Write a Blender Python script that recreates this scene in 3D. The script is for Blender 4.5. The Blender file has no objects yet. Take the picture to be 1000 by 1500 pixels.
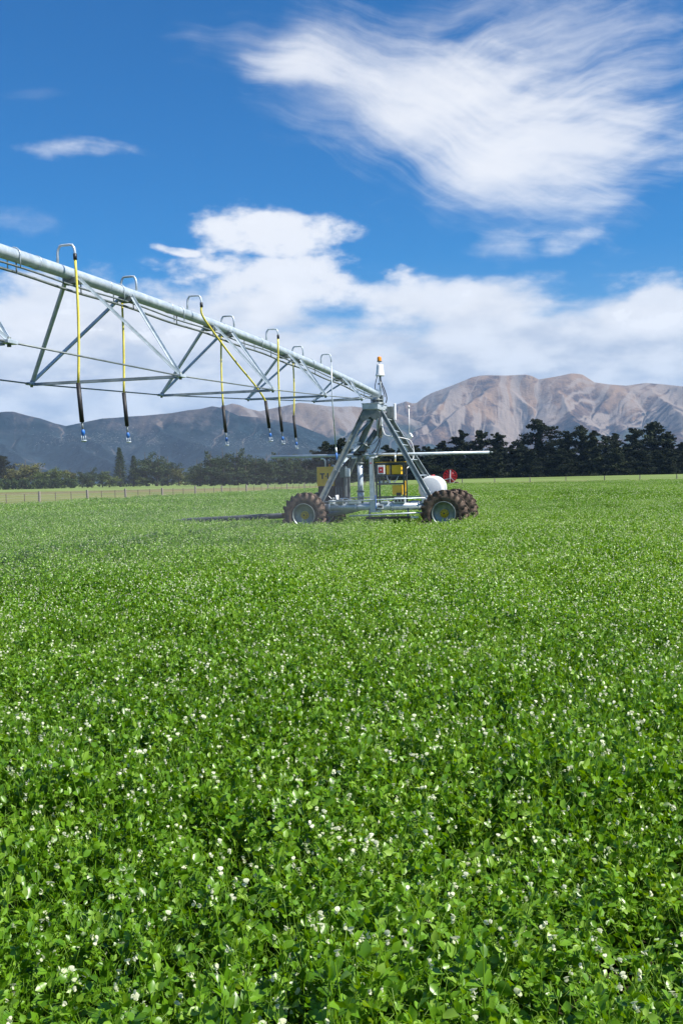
import bpy, bmesh, math, random
import numpy as np
from mathutils import Matrix, Vector

# ------------------------------------------------------------------ camera, sky, sun
scene = bpy.context.scene
F_PX = 1500.0                       # focal length in photograph pixels (1000 x 1500)
EYE = 1.73
PITCH = math.atan(50 / 1500.0)
ROLL = math.radians(1.3)
RX = np.array(Matrix.Rotation(math.pi / 2 - PITCH, 3, 'X') @ Matrix.Rotation(-ROLL, 3, 'Z'))
cam_data = bpy.data.cameras.new('camera')
cam_data.sensor_fit = 'VERTICAL'
cam_data.sensor_height = 36.0
cam_data.lens = 36.0
cam_data.clip_start = 0.05
cam_data.clip_end = 60000
cam = bpy.data.objects.new('camera', cam_data)
scene.collection.objects.link(cam)
cam.matrix_world = Matrix.Translation((0, 0, EYE)) @ Matrix([list(r) for r in RX]).to_4x4()
scene.camera = cam

scene.view_settings.view_transform = 'Standard'
scene.view_settings.look = 'None'
scene.view_settings.exposure = 0.8
scene.view_settings.gamma = 1.0
scene.cycles.max_bounces = 6
scene.cycles.diffuse_bounces = 3
scene.cycles.glossy_bounces = 2
scene.cycles.transmission_bounces = 3
scene.cycles.volume_bounces = 0

SUN_EL = math.radians(50)
SUN_AZ = math.atan2(0.92, -0.39)            # clockwise from +Y
SUN_DIR = Vector((math.sin(SUN_AZ) * math.cos(SUN_EL), math.cos(SUN_AZ) * math.cos(SUN_EL), math.sin(SUN_EL)))
sun_data = bpy.data.lights.new('sun', 'SUN')
sun_data.energy = 5.0
sun_data.angle = math.radians(0.53)
sun_data.color = (1.0, 0.955, 0.88)
sun = bpy.data.objects.new('sun', sun_data)
sun.rotation_euler = (-SUN_DIR).to_track_quat('-Z', 'Y').to_euler()
sun.location = (30, -30, 60)
scene.collection.objects.link(sun)

def ray(x, y):
    return RX @ np.array([x - 500.0, 750.0 - y, -F_PX])
def at_depth(x, y, Y):
    d = ray(x, y); p = d * (Y / d[1]); p[2] += EYE
    return p
def at_height(x, y, z):
    d = ray(x, y); p = d * ((z - EYE) / d[2]); p[2] += EYE
    return p
def az_el(x, y):
    d = ray(x, y)
    return math.atan2(d[0], d[1]), math.atan2(d[2], math.hypot(d[0], d[1]))

class Val:
    """a shader value with arithmetic that builds Math nodes"""
    tree = None
    def __init__(self, s): self.s = s
    @staticmethod
    def op(kind, *a):
        n = Val.tree.nodes.new('ShaderNodeMath'); n.operation = kind
        for i, v in enumerate(a):
            if isinstance(v, Val): Val.tree.links.new(v.s, n.inputs[i])
            else: n.inputs[i].default_value = v
        return Val(n.outputs[0])
    def __add__(s, o): return Val.op('ADD', s, o)
    __radd__ = __add__
    def __sub__(s, o): return Val.op('SUBTRACT', s, o)
    def __rsub__(s, o): return Val.op('SUBTRACT', o, s)
    def __mul__(s, o): return Val.op('MULTIPLY', s, o)
    __rmul__ = __mul__
    def __truediv__(s, o): return Val.op('DIVIDE', s, o)
def vmax(a, b): return Val.op('MAXIMUM', a, b)
def vmin(a, b): return Val.op('MINIMUM', a, b)
def smooth(v, lo, hi, a=0.0, b=1.0):
    n = Val.tree.nodes.new('ShaderNodeMapRange'); n.interpolation_type = 'SMOOTHSTEP'
    Val.tree.links.new(v.s, n.inputs[0])
    n.inputs[1].default_value = lo; n.inputs[2].default_value = hi
    n.inputs[3].default_value = a; n.inputs[4].default_value = b
    return Val(n.outputs[0])
def combine(x, y, z):
    n = Val.tree.nodes.new('ShaderNodeCombineXYZ')
    for i, v in enumerate((x, y, z)):
        if isinstance(v, Val): Val.tree.links.new(v.s, n.inputs[i])
        else: n.inputs[i].default_value = v
    return n.outputs[0]
def noise(vec, scale, detail=5.0, rough=0.55, dist=0.0, lac=2.0):
    n = Val.tree.nodes.new('ShaderNodeTexNoise')
    Val.tree.links.new(vec, n.inputs['Vector'])
    n.inputs['Scale'].default_value = scale; n.inputs['Detail'].default_value = detail
    n.inputs['Roughness'].default_value = rough; n.inputs['Distortion'].default_value = dist
    n.inputs['Lacunarity'].default_value = lac
    return Val(n.outputs['Fac'])

def build_world():
    w = bpy.data.worlds.new('World'); scene.world = w; w.use_nodes = True
    t = w.node_tree; t.nodes.clear(); Val.tree = t
    out = t.nodes.new('ShaderNodeOutputWorld'); bg = t.nodes.new('ShaderNodeBackground')
    t.links.new(bg.outputs[0], out.inputs[0])
    STR = 0.074
    bg.inputs[1].default_value = STR
    sky = t.nodes.new('ShaderNodeTexSky'); sky.sky_type = 'NISHITA'; sky.sun_disc = False
    sky.sun_elevation = SUN_EL; sky.sun_rotation = SUN_AZ
    sky.altitude = 400; sky.air_density = 1.0; sky.dust_density = 0.5; sky.ozone_density = 3.0
    hs = t.nodes.new('ShaderNodeHueSaturation'); hs.inputs['Saturation'].default_value = 1.64; hs.inputs['Hue'].default_value = 0.506
    hs.inputs['Value'].default_value = 0.98
    t.links.new(sky.outputs[0], hs.inputs['Color'])
    tc = t.nodes.new('ShaderNodeTexCoord')
    sep = t.nodes.new('ShaderNodeSeparateXYZ'); t.links.new(tc.outputs['Generated'], sep.inputs[0])
    dx, dy, dz = (Val(sep.outputs[i]) for i in range(3))
    az = Val.op('ARCTAN2', dx, dy); el = Val.op('ARCSINE', dz)
    K = 1500.0                                    # work in units close to photo pixels
    U = az * K; V = el * K
    dirv = tc.outputs['Generated']
    # cloud-space coordinates: flattened towards the horizon as a real layer is
    lay = combine(dx / (dz + 0.16), dy / (dz + 0.16), 0.0)
    wn = t.nodes.new('ShaderNodeTexNoise'); t.links.new(combine(U * (1 / 260.), V * (1 / 260.), 0.3), wn.inputs['Vector'])
    wn.inputs['Scale'].default_value = 1.0; wn.inputs['Detail'].default_value = 3.0; wn.inputs['Roughness'].default_value = 0.55
    ws = t.nodes.new('ShaderNodeSeparateColor'); t.links.new(wn.outputs['Color'], ws.inputs[0])
    w1 = Val(ws.outputs[0]) - 0.5; w2 = Val(ws.outputs[1]) - 0.5
    def uv(px, py):
        a, e = az_el(px, py); return a * K, e * K
    def blob(px, py, rx, ry, rot, warp=60.0, soft=1.0):
        """1 at the centre, 0 at the warped ellipse edge and negative beyond"""
        cu, cv = uv(px, py); c, s = math.cos(math.radians(rot)), math.sin(math.radians(rot))
        u = U + w1 * warp - cu; v = V + w2 * warp - cv
        a = (u * c - v * s) * (1.0 / rx); b = (u * s + v * c) * (1.0 / ry)   # rot > 0 tilts down to the right
        return 1.0 - Val.op('SQRT', a * a + b * b)
    def fibre(rot, length, thick, seed, warp, detail=5, rough=0.6):
        c, s = math.cos(math.radians(rot)), math.sin(math.radians(rot))
        u = U + w1 * warp; v = V + w2 * warp
        a = (u * c - v * s) * (1.0 / length); b = (u * s + v * c) * (1.0 / thick)
        return noise(combine(a, b, seed), 1.0, detail, rough)
    # --- the big cirrus
    f1 = fibre(10, 420, 40, 1.7, 95); f2 = fibre(30, 420, 32, 4.1, 110)
    f3 = noise(combine(U * (1 / 120.), V * (1 / 80.), 2.2), 1.0, 5, 0.6)
    fcu = fibre(-16, 330, 46, 9.0, 110)
    m1 = blob(545, 112, 255, 84, 9, 90); m2 = blob(725, 228, 215, 96, 27, 100)
    m3 = blob(830, 110, 330, 150, -6, 160); m1b = blob(640, 160, 200, 95, 16, 80)
    c1 = smooth(m1 * 1.1 + (f1 - 0.5) * 1.35 + (f3 - 0.5) * 0.7, -0.15, 1.35)
    c2 = smooth(m2 * 1.1 + (f2 - 0.5) * 1.35 + (f3 - 0.5) * 0.7, -0.15, 1.3)
    c2b = smooth(m1b * 1.1 + (f2 - 0.5) * 1.6 + (f3 - 0.5) * 0.9, -0.1, 1.35) * 0.85
    c3 = smooth(m3 * 0.9 + (fcu - 0.5) * 2.0 + (f3 - 0.5) * 0.8, 0.12, 1.15) * 0.62
    m5 = blob(810, 205, 190, 130, 8, 110)
    c5 = smooth(m5 * 1.1 + (f1 - 0.5) * 1.9 + (fcu - 0.5) * 0.9 + (f3 - 0.5) * 0.5, 0.0, 1.15) * 0.85
    m6 = blob(420, 105, 130, 40, -4, 60)
    c6 = smooth(m6 + (f1 - 0.5) * 1.6 + (f3 - 0.5) * 0.9, 0.0, 1.0) * 0.75
    m4 = blob(690, 20, 420, 60, -4, 120)
    c4 = smooth(m4 + (f1 - 0.5) * 1.8 + (f3 - 0.5) * 0.6, 0.2, 1.3) * 0.42
    cir = 1.0 - (1.0 - c1) * (1.0 - c2) * (1.0 - c3) * (1.0 - c4) * (1.0 - c2b) * (1.0 - c5) * (1.0 - c6)
    cir = vmin(cir * 0.94, 0.92)
    # --- small wisps
    def wisp(px, py, rx, ry, rot, amount, warp=25):
        m = blob(px, py, rx, ry, rot, warp)
        return smooth(vmin(m, 0.55) + (f3 - 0.5) * 2.6 + (f1 - 0.5) * 1.6, 0.05, 1.7) * amount
    wis = wisp(128, 217, 90, 15, -2, 0.95)
    for a in ((35, 328, 75, 26, 4, 0.42, 40), (832, 356, 42, 21, -14, 0.9), (735, 374, 55, 32, 10, 0.5),
              (985, 243, 40, 10, 2, 0.45), (40, 136, 50, 9, -8, 0.10), (1010, 200, 60, 40, 0, 0.3), (215, 385, 30, 9, 5, .3)):
        wis = vmax(wis, wisp(*a))
    # --- the cloud over the boom: crisp ragged heap with a tip to the left
    n5 = noise(combine(U * (1 / 88.), V * (1 / 46.), 5.1), 1.0, 6, 0.56)
    n6 = noise(combine(U * (1 / 150.), V * (1 / 55.), 11.7), 1.0, 5, 0.58)
    n7 = noise(combine(U * (1 / 420.), V * (1 / 95.), 21.7), 1.0, 3, 0.55)
    b1 = vmax(vmax(blob(395, 338, 150, 50, 2, 70), blob(262, 367, 45, 9, 6, 20)), blob(410, 405, 190, 50, 4, 60) * 0.85)
    heap = smooth(vmin(b1, 0.55) * 1.5 + (n5 - 0.5) * 3.0 + (f3 - 0.5) * 0.8, 0.05, 0.8)
    # --- the bank along the horizon, all the way round
    top = smooth(V, 130.0, 375.0, 1.0, -0.75)
    rightgap = blob(700, 372, 200, 40, -4, 60)
    bank = smooth(top + (n6 - 0.5) * 1.9 + (n7 - 0.5) * 1.5 - vmax(rightgap, 0.0) * 0.9, -0.12, 0.62)
    b2 = vmax(blob(645, 440, 190, 46, 3, 60), vmax(blob(965, 440, 110, 48, -4, 50), blob(400, 455, 60, 40, 0, 40)))
    b2 = vmax(b2, blob(130, 455, 260, 62, 2, 70))
    cum = smooth(b2 * 1.3 + (n5 - 0.5) * 2.3, 0.05, 0.8)
    low = 1.0 - (1.0 - heap * 0.95) * (1.0 - bank * 0.93) * (1.0 - cum * 0.92)
    dens = 1.0 - (1.0 - cir) * (1.0 - wis) * (1.0 - low)
    # thin far cirrus elsewhere so the sky outside the frame goes on in the same way
    away = smooth(Val.op('ABSOLUTE', az), 0.42, 0.8)
    nl = noise(lay, 0.9, 3, 0.6, 0.4)
    dens = vmax(dens, smooth(nl, 0.52, 0.8) * away * 0.75)
    # --- cloud brightness: greyer bellies inside the low bank, white billows
    g1 = noise(combine(U * (1 / 130.), V * (1 / 48.), 31.0), 1.0, 6, 0.6)
    shade = smooth(g1, 0.34, 0.62) * 0.5 + smooth(n5, 0.38, 0.62) * 0.5
    lowness = smooth(V, 120.0, 330.0, 1.0, 0.0)
    bright = 0.60 - (1.0 - shade) * lowness * 0.20
    bright = vmax(bright, 0.61 * vmin(heap * smooth(n5, 0.45, 0.6), 1.0))
    bright = vmax(bright, 0.63 * vmin(cum * smooth(n5, 0.47, 0.62), 1.0))
    cc = t.nodes.new('ShaderNodeMix'); cc.data_type = 'RGBA'
    cc.inputs['A'].default_value = (0.78, 0.84, 0.98, 1); cc.inputs['B'].default_value = (0.985, 0.985, 1.0, 1)
    t.links.new(smooth(bright, 0.40, 0.58).s, cc.inputs['Factor'])
    mul = t.nodes.new('ShaderNodeVectorMath'); mul.operation = 'SCALE'
    t.links.new(cc.outputs['Result'], mul.inputs[0]); t.links.new((bright * (1.0 / STR)).s, mul.inputs['Scale'])
    mx = t.nodes.new('ShaderNodeMix'); mx.data_type = 'RGBA'
    t.links.new(hs.outputs[0], mx.inputs['A']); t.links.new(mul.outputs[0], mx.inputs['B'])
    t.links.new(dens.s, mx.inputs['Factor'])
    t.links.new(mx.outputs['Result'], bg.inputs[0])
    w.cycles.sampling_method = 'MANUAL'; w.cycles.sample_map_resolution = 512
build_world()

# ------------------------------------------------------------------ helpers
rng = np.random.default_rng(11)
random.seed(5)
COL = scene.collection

def set_props(o, label=None, cat=None, group=None, kind=None):
    if label: o['label'] = label
    if cat: o['category'] = cat
    if group: o['group'] = group
    if kind: o['kind'] = kind
    return o
def thing(name, label, cat, loc=(0, 0, 0), rz=0.0, group=None):
    o = bpy.data.objects.new(name, None); COL.objects.link(o)
    o.location = loc; o.rotation_euler = (0, 0, rz); o.empty_display_size = 0.3
    return set_props(o, label, cat, group)
def copy_tree(o, parent=None):
    c = o.copy(); COL.objects.link(c); c.parent = parent
    for ch in o.children: copy_tree(ch, c)
    return c

class MB:
    def __init__(self): self.v = []; self.f = []; self.sm = []
    def add(self, verts, faces, smooth_=False):
        b = len(self.v); self.v.extend([tuple(map(float, p)) for p in verts])
        self.f.extend([tuple(i + b for i in f) for f in faces]); self.sm.extend([smooth_] * len(faces))
        return self
    def box(self, lo, hi):
        x0, y0, z0 = lo; x1, y1, z1 = hi
        return self.add([(x0,y0,z0),(x1,y0,z0),(x1,y1,z0),(x0,y1,z0),(x0,y0,z1),(x1,y0,z1),(x1,y1,z1),(x0,y1,z1)],
                        [(0,3,2,1),(4,5,6,7),(0,1,5,4),(1,2,6,5),(2,3,7,6),(3,0,4,7)])
    def beam(self, p, q, w, h, up=(0, 0, 1)):
        """box of section w x h from p to q"""
        p, q = Vector(p), Vector(q); d = (q - p).normalized(); up = Vector(up)
        s = d.cross(up)
        if s.length < 1e-4: s = d.cross(Vector((1, 0, 0)))
        s.normalize(); n = s.cross(d).normalized()
        vs = [b + s * (a * w / 2) + n * (c * h / 2) for b in (p, q) for a, c in ((-1,-1),(1,-1),(1,1),(-1,1))]
        return self.add(vs, [(0,1,2,3),(7,6,5,4),(0,4,5,1),(1,5,6,2),(2,6,7,3),(3,7,4,0)])
    def angle(self, p, q, w, th=0.008, up=(0, 0, 1)):
        """L-section"""
        p, q = Vector(p), Vector(q); d = (q - p).normalized(); up = Vector(up)
        s = d.cross(up).normalized(); n = s.cross(d).normalized()
        self.beam(p + n * (w / 2), q + n * (w / 2), th, w, up)
        return self.beam(p + s * (w / 2 + th * .5), q + s * (w / 2 + th * .5), w, th, up)
    def tube(self, pts, r, n=10, caps=True):
        pts = [Vector(p) for p in pts]; rs = r if isinstance(r, (list, tuple)) else [r] * len(pts)
        rings = []; prev = None
        for i, p in enumerate(pts):
            d = (pts[min(i + 1, len(pts) - 1)] - pts[max(i - 1, 0)]).normalized()
            if prev is None:
                a = d.cross(Vector((0, 0, 1)))
                if a.length < 1e-3: a = d.cross(Vector((1, 0, 0)))
            else: a = prev - d * prev.dot(d)
            a.normalize(); prev = a; b = d.cross(a)
            rings.append([p + (a * math.cos(2 * math.pi * k / n) + b * math.sin(2 * math.pi * k / n)) * rs[i] for k in range(n)])
        vs = [v for rg in rings for v in rg]; fs = []
        for i in range(len(pts) - 1):
            for k in range(n):
                fs.append((i*n + k, i*n + (k+1) % n, (i+1)*n + (k+1) % n, (i+1)*n + k))
        self.add(vs, fs, True)
        if caps:
            b = len(self.v) - len(vs)
            self.f.append(tuple(b + k for k in reversed(range(n)))); self.sm.append(False)
            self.f.append(tuple(b + (len(pts) - 1) * n + k for k in range(n))); self.sm.append(False)
        return self
    def lathe(self, prof, centre, axis=(0, 1, 0), n=32, smooth_=True):
        """prof: list of (distance along axis, radius)"""
        ax = Vector(axis).normalized(); c = Vector(centre)
        a = ax.cross(Vector((0, 0, 1)))
        if a.length < 1e-3: a = ax.cross(Vector((1, 0, 0)))
        a.normalize(); b = ax.cross(a)
        vs = [c + ax * h + (a * math.cos(2*math.pi*k/n) + b * math.sin(2*math.pi*k/n)) * r for h, r in prof for k in range(n)]
        fs = [(i*n + k, i*n + (k+1) % n, (i+1)*n + (k+1) % n, (i+1)*n + k) for i in range(len(prof)-1) for k in range(n)]
        return self.add(vs, fs, smooth_)
    def mesh(self, name, mat):
        m = bpy.data.meshes.new(name); m.from_pydata(self.v, [], self.f)
        m.polygons.foreach_set('use_smooth', self.sm); m.materials.append(mat); m.update()
        return m
    def build(self, name, mat, parent=None, label=None, bevel=0.0):
        me = self.mesh(name, mat)
        bm = bmesh.new(); bm.from_mesh(me)
        bmesh.ops.recalc_face_normals(bm, faces=bm.faces); bm.to_mesh(me); bm.free()
        o = bpy.data.objects.new(name, me); COL.objects.link(o); o.parent = parent
        if label: o['label'] = label
        if bevel:
            b = o.modifiers.new('bevel', 'BEVEL'); b.width = bevel; b.segments = 2; b.limit_method = 'ANGLE'
        return o

def np_mesh(name, verts, faces, mat, tint=None, smooth_=False):
    """fast mesh from arrays; faces (n,3) or (n,4)"""
    m = bpy.data.meshes.new(name)
    if isinstance(faces, np.ndarray): faces = [faces]
    nl = sum(f.size for f in faces); nf = sum(len(f) for f in faces)
    m.vertices.add(len(verts)); m.vertices.foreach_set('co', np.ascontiguousarray(verts, np.float32).ravel())
    m.loops.add(nl); m.loops.foreach_set('vertex_index', np.concatenate([f.ravel() for f in faces]).astype(np.int32))
    m.polygons.add(nf)
    tot = np.concatenate([np.full(len(f), f.shape[1]) for f in faces])
    m.polygons.foreach_set('loop_start', np.concatenate([[0], np.cumsum(tot)[:-1]]).astype(np.int32))
    m.polygons.foreach_set('loop_total', tot.astype(np.int32))
    if smooth_: m.polygons.foreach_set('use_smooth', [True] * nf)
    if tint is not None:
        a = m.attributes.new('tint', 'FLOAT', 'FACE'); a.data.foreach_set('value', np.asarray(tint, np.float32))
    m.update(calc_edges=True); m.validate()
    m.materials.append(mat)
    return m

def material(name):
    m = bpy.data.materials.new(name); m.use_nodes = True
    t = m.node_tree; b = t.nodes['Principled BSDF']; Val.tree = t
    return m, t, b
def ramp(t, fac, stops):
    r = t.nodes.new('ShaderNodeValToRGB'); e = r.color_ramp.elements
    while len(e) < len(stops): e.new(0.5)
    for i, (p, c) in enumerate(stops): e[i].position = p; e[i].color = (*c, 1)
    t.links.new(fac.s if isinstance(fac, Val) else fac, r.inputs[0])
    return r.outputs[0]
def obj_coords(t): return t.nodes.new('ShaderNodeTexCoord').outputs['Object']
def geo_pos(t): return t.nodes.new('ShaderNodeNewGeometry').outputs['Position']
def paint(name, lo, hi, rough=0.5, metal=0.0, scale=6.0, bump=0.0, spec=0.5, detail=6):
    """worn surface colour from two tones"""
    m, t, b = material(name)
    n = noise(geo_pos(t), scale, detail, 0.62); n2 = noise(geo_pos(t), scale * 9, 3, 0.6)
    f = smooth(n * 0.7 + n2 * 0.3, 0.36, 0.64)
    t.links.new(ramp(t, f, [(0.0, lo), (1.0, hi)]), b.inputs['Base Color'])
    b.inputs['Roughness'].default_value = rough; b.inputs['Metallic'].default_value = metal
    b.inputs['Specular IOR Level'].default_value = spec
    t.links.new(smooth(n2, 0.3, 0.7, rough - 0.08, rough + 0.1).s, b.inputs['Roughness'])
    if bump:
        bp = t.nodes.new('ShaderNodeBump'); bp.inputs['Strength'].default_value = bump; bp.inputs['Distance'].default_value = 0.01
        t.links.new(n2.s, bp.inputs['Height']); t.links.new(bp.outputs[0], b.inputs['Normal'])
    return m
M = {}
M['galv'] = paint('galvanised_steel', (0.37, 0.44, 0.48), (0.57, 0.64, 0.69), 0.36, 0.25, 5.0)
M['galv_dark'] = paint('weathered_steel', (0.13, 0.16, 0.16), (0.22, 0.25, 0.25), 0.5, 0.3, 7.0)
M['leg'] = paint('dull_galvanised', (0.20, 0.235, 0.235), (0.34, 0.38, 0.38), 0.45, 0.3, 6.0)
M['cable'] = paint('black_cable', (0.012, 0.012, 0.014), (0.03, 0.03, 0.033), 0.5)
M['yellow_hose'] = paint('yellow_hose', (0.62, 0.53, 0.06), (0.80, 0.70, 0.12), 0.4)
M['sleeve'] = paint('black_hose_weight', (0.008, 0.008, 0.009), (0.02, 0.02, 0.022), 0.55)
M['blue_plastic'] = paint('blue_plastic', (0.02, 0.12, 0.42), (0.03, 0.17, 0.55), 0.4)
M['yellow_paint'] = paint('yellow_paint', (0.80, 0.46, 0.012), (0.90, 0.55, 0.02), 0.35)
M['hub_yellow'] = paint('hub_yellow', (0.50, 0.36, 0.02), (0.66, 0.48, 0.03), 0.5, scale=14)
M['black_paint'] = paint('black_paint', (0.012, 0.013, 0.014), (0.028, 0.03, 0.032), 0.45)
M['rack_dark'] = paint('dark_grey_paint', (0.045, 0.055, 0.06), (0.08, 0.09, 0.10), 0.5)
M['cabinet'] = paint('green_grey_enamel', (0.12, 0.17, 0.16), (0.17, 0.22, 0.21), 0.45)
M['white_plastic'] = paint('white_plastic', (0.74, 0.76, 0.78), (0.84, 0.85, 0.86), 0.35)
M['tank'] = paint('white_polyethylene', (0.70, 0.73, 0.76), (0.80, 0.82, 0.84), 0.42)
M['red'] = paint('red_paint', (0.42, 0.012, 0.016), (0.56, 0.02, 0.025), 0.42)
M['dark_red'] = paint('dark_red_paint', (0.16, 0.006, 0.010), (0.24, 0.01, 0.014), 0.5)
M['amber'] = paint('amber_lens', (0.70, 0.22, 0.004), (0.80, 0.28, 0.006), 0.2)
M['tyre'] = paint('muddy_tyre', (0.045, 0.034, 0.028), (0.175, 0.130, 0.10), 0.85, 0.0, 7.0, 0.5, 0.2)
M['rim'] = paint('galvanised_rim', (0.17, 0.21, 0.205), (0.29, 0.33, 0.32), 0.42, 0.35, 8.0)
M['hose_black'] = paint('dusty_hose', (0.045, 0.053, 0.060), (0.11, 0.12, 0.125), 0.55, 0.0, 5.0)
M['post_wood'] = paint('weathered_timber', (0.20, 0.17, 0.14), (0.34, 0.30, 0.25), 0.85, 0, 9.0, 0.4)
M['batten'] = paint('dark_timber', (0.10, 0.075, 0.055), (0.18, 0.14, 0.105), 0.85, 0, 9.0)
M['wire'] = paint('fence_wire', (0.25, 0.26, 0.26), (0.36, 0.37, 0.37), 0.5, 0.5)
M['bark'] = paint('bark', (0.055, 0.045, 0.036), (0.12, 0.10, 0.08), 0.9, 0, 1.5)

# numpy value noise
_tab = rng.random((256, 256)).astype(np.float64)
def vnoise(x, y):
    xi = np.floor(x).astype(int); yi = np.floor(y).astype(int); fx = x - xi; fy = y - yi
    fx = fx*fx*fx*(fx*(fx*6-15)+10); fy = fy*fy*fy*(fy*(fy*6-15)+10)
    a = _tab[xi & 255, yi & 255]; b = _tab[(xi+1) & 255, yi & 255]; c = _tab[xi & 255, (yi+1) & 255]; d = _tab[(xi+1) & 255, (yi+1) & 255]
    return (a*(1-fx)+b*fx)*(1-fy) + (c*(1-fx)+d*fx)*fy
def fbm(x, y, o=5, g=0.5):
    s = 0; a = 1; t = 0
    for k in range(o): s = s + a * vnoise(x * 2**k + 17.3*k, y * 2**k + 9.1*k); t += a; a *= g
    return s / t
def ridged(x, y, o=5, g=0.5):
    s = 0; a = 1; t = 0
    for k in range(o): s = s + a * (1 - np.abs(2 * vnoise(x * 2**k + 31.7*k, y * 2**k + 5.3*k) - 1)); t += a; a *= g
    return s / t

# ------------------------------------------------------------------ the setting: ground, pasture, mountains, haze
FX, FY = math.sin(math.radians(18)), math.cos(math.radians(18))      # direction of the side fence, away from the camera
CORNER = np.array([3.3, 160.0])
def field_ab(x, y):
    """a: metres to the right of the side fence, b: metres in front of the far fence"""
    dx, dy = x - CORNER[0], y - CORNER[1]
    return dx * FY - dy * FX, -(dx * FX + dy * FY)

def ground_material():
    m, t, b = material('farmland')
    p = geo_pos(t)
    sep = t.nodes.new('ShaderNodeSeparateXYZ'); t.links.new(p, sep.inputs[0])
    X, Y = Val(sep.outputs[0]), Val(sep.outputs[1])
    a = (X - CORNER[0]) * FY - (Y - CORNER[1]) * FX
    bb = (X - CORNER[0]) * FX + (Y - CORNER[1]) * FY
    n1 = noise(p, 0.02, 6, 0.6); n2 = noise(p, 0.5, 5, 0.65); n3 = noise(p, 6.0, 3, 0.6)
    f = smooth(n1 * 0.5 + n2 * 0.3 + n3 * 0.2, 0.36, 0.62)
    grass = ramp(t, f, [(0.0, (0.105, 0.135, 0.035)), (0.5, (0.16, 0.185, 0.055)), (1.0, (0.22, 0.21, 0.085))])
    soil = ramp(t, n3, [(0.3, (0.020, 0.022, 0.010)), (0.7, (0.05, 0.045, 0.025))])
    dry = ramp(t, f, [(0.0, (0.12, 0.105, 0.045)), (1.0, (0.21, 0.17, 0.085))])
    green = ramp(t, f, [(0.0, (0.12, 0.19, 0.045)), (1.0, (0.20, 0.27, 0.08))])
    def mix(fac, c1, c2):
        n = t.nodes.new('ShaderNodeMix'); n.data_type = 'RGBA'
        t.links.new(fac.s, n.inputs['Factor']); t.links.new(c1, n.inputs['A']); t.links.new(c2, n.inputs['B'])
        return n.outputs['Result']
    wob = (n1 - 0.5) * 14.0 + (n2 - 0.5) * 5.0
    strip = smooth(bb + wob * 0.3, 6.0, 9.0) * smooth(bb + wob, 55.0, 75.0, 1.0, 0.0)
    far = smooth(bb + wob, 58.0, 80.0)
    c = mix(strip * 0.75, grass, dry); c = mix(far * smooth(n1, 0.35, 0.6, 0.5, 1.0), c, green)
    infield = smooth(a, -0.6, 0.2) * smooth(bb, -0.2, 0.6, 1.0, 0.0)
    c = mix(infield, c, soil)
    t.links.new(c, b.inputs['Base Color']); b.inputs['Roughness'].default_value = 0.95
    b.inputs['Specular IOR Level'].default_value = 0.1
    bp = t.nodes.new('ShaderNodeBump'); bp.inputs['Strength'].default_value = 0.5; bp.inputs['Distance'].default_value = 0.1
    t.links.new(n3.s, bp.inputs['Height']); t.links.new(bp.outputs[0], b.inputs['Normal'])
    return m
g = MB()
gx = [-14000, -3000, -600, -200, -60, 0, 60, 200, 600, 3000, 14000]; gy = [-1500, -200, -20, 40, 120, 250, 500, 1200, 4000, 15000]
g.add([(x, y, 0.0) for y in gy for x in gx],
      [(j*11+i, j*11+i+1, (j+1)*11+i+1, (j+1)*11+i) for j in range(len(gy)-1) for i in range(10)])
set_props(g.build('ground', ground_material()), 'flat farmland ground under the crop and the pale pasture beyond', None, None, 'structure')

def erode(h, cell, rounds, count, steps, seed, k_er=0.28, k_dep=0.25, cap=5.0):
    """droplet erosion on a grid; returns height and the flow that crossed each cell"""
    r = np.random.default_rng(seed); n, m = h.shape; flow = np.zeros_like(h)
    for q in range(rounds):
        x = r.random(count) * (n - 3) + 1; y = r.random(count) * (m - 3) + 1
        dx = np.zeros(count); dy = np.zeros(count); sed = np.zeros(count); vel = np.ones(count); wat = np.ones(count)
        for s in range(steps):
            xi = x.astype(int); yi = y.astype(int); u = x - xi; v = y - yi
            h00 = h[xi, yi]; h10 = h[xi+1, yi]; h01 = h[xi, yi+1]; h11 = h[xi+1, yi+1]
            gx_ = (h10-h00)*(1-v) + (h11-h01)*v; gy_ = (h01-h00)*(1-u) + (h11-h10)*u
            dx = dx*0.25 - gx_*0.75; dy = dy*0.25 - gy_*0.75
            l = np.hypot(dx, dy) + 1e-9; dx /= l; dy /= l
            hold = h00*(1-u)*(1-v) + h10*u*(1-v) + h01*(1-u)*v + h11*u*v
            x = np.clip(x + dx, 1, n-2.01); y = np.clip(y + dy, 1, m-2.01)
            xj = x.astype(int); yj = y.astype(int); a = x - xj; b = y - yj
            hn = h[xj,yj]*(1-a)*(1-b) + h[xj+1,yj]*a*(1-b) + h[xj,yj+1]*(1-a)*b + h[xj+1,yj+1]*a*b
            dh = hn - hold
            c = np.maximum(-dh, 0.02*cell) * vel * wat * cap / 10
            up = dh > 0
            dep = np.where(up, np.minimum(dh, sed), np.where(sed > c, (sed - c) * k_dep, 0))
            er = np.where(~up & (sed <= c), np.minimum((c - sed) * k_er, -dh * 0.9), 0)
            ch = dep - er; sed -= ch
            dl = np.zeros_like(h)
            for (ox, oy, wt) in ((0,0,(1-u)*(1-v)), (1,0,u*(1-v)), (0,1,(1-u)*v), (1,1,u*v)):
                np.add.at(dl, (xi+ox, yi+oy), ch * wt)
            h += np.clip(dl, -0.07 * cell, 0.02 * cell)
            np.add.at(flow, (xi, yi), wat)
            vel = np.sqrt(np.maximum(vel*vel - dh/cell, 0.1)); vel = np.minimum(vel, 3.0); wat *= 0.985
    return h, flow

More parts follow.
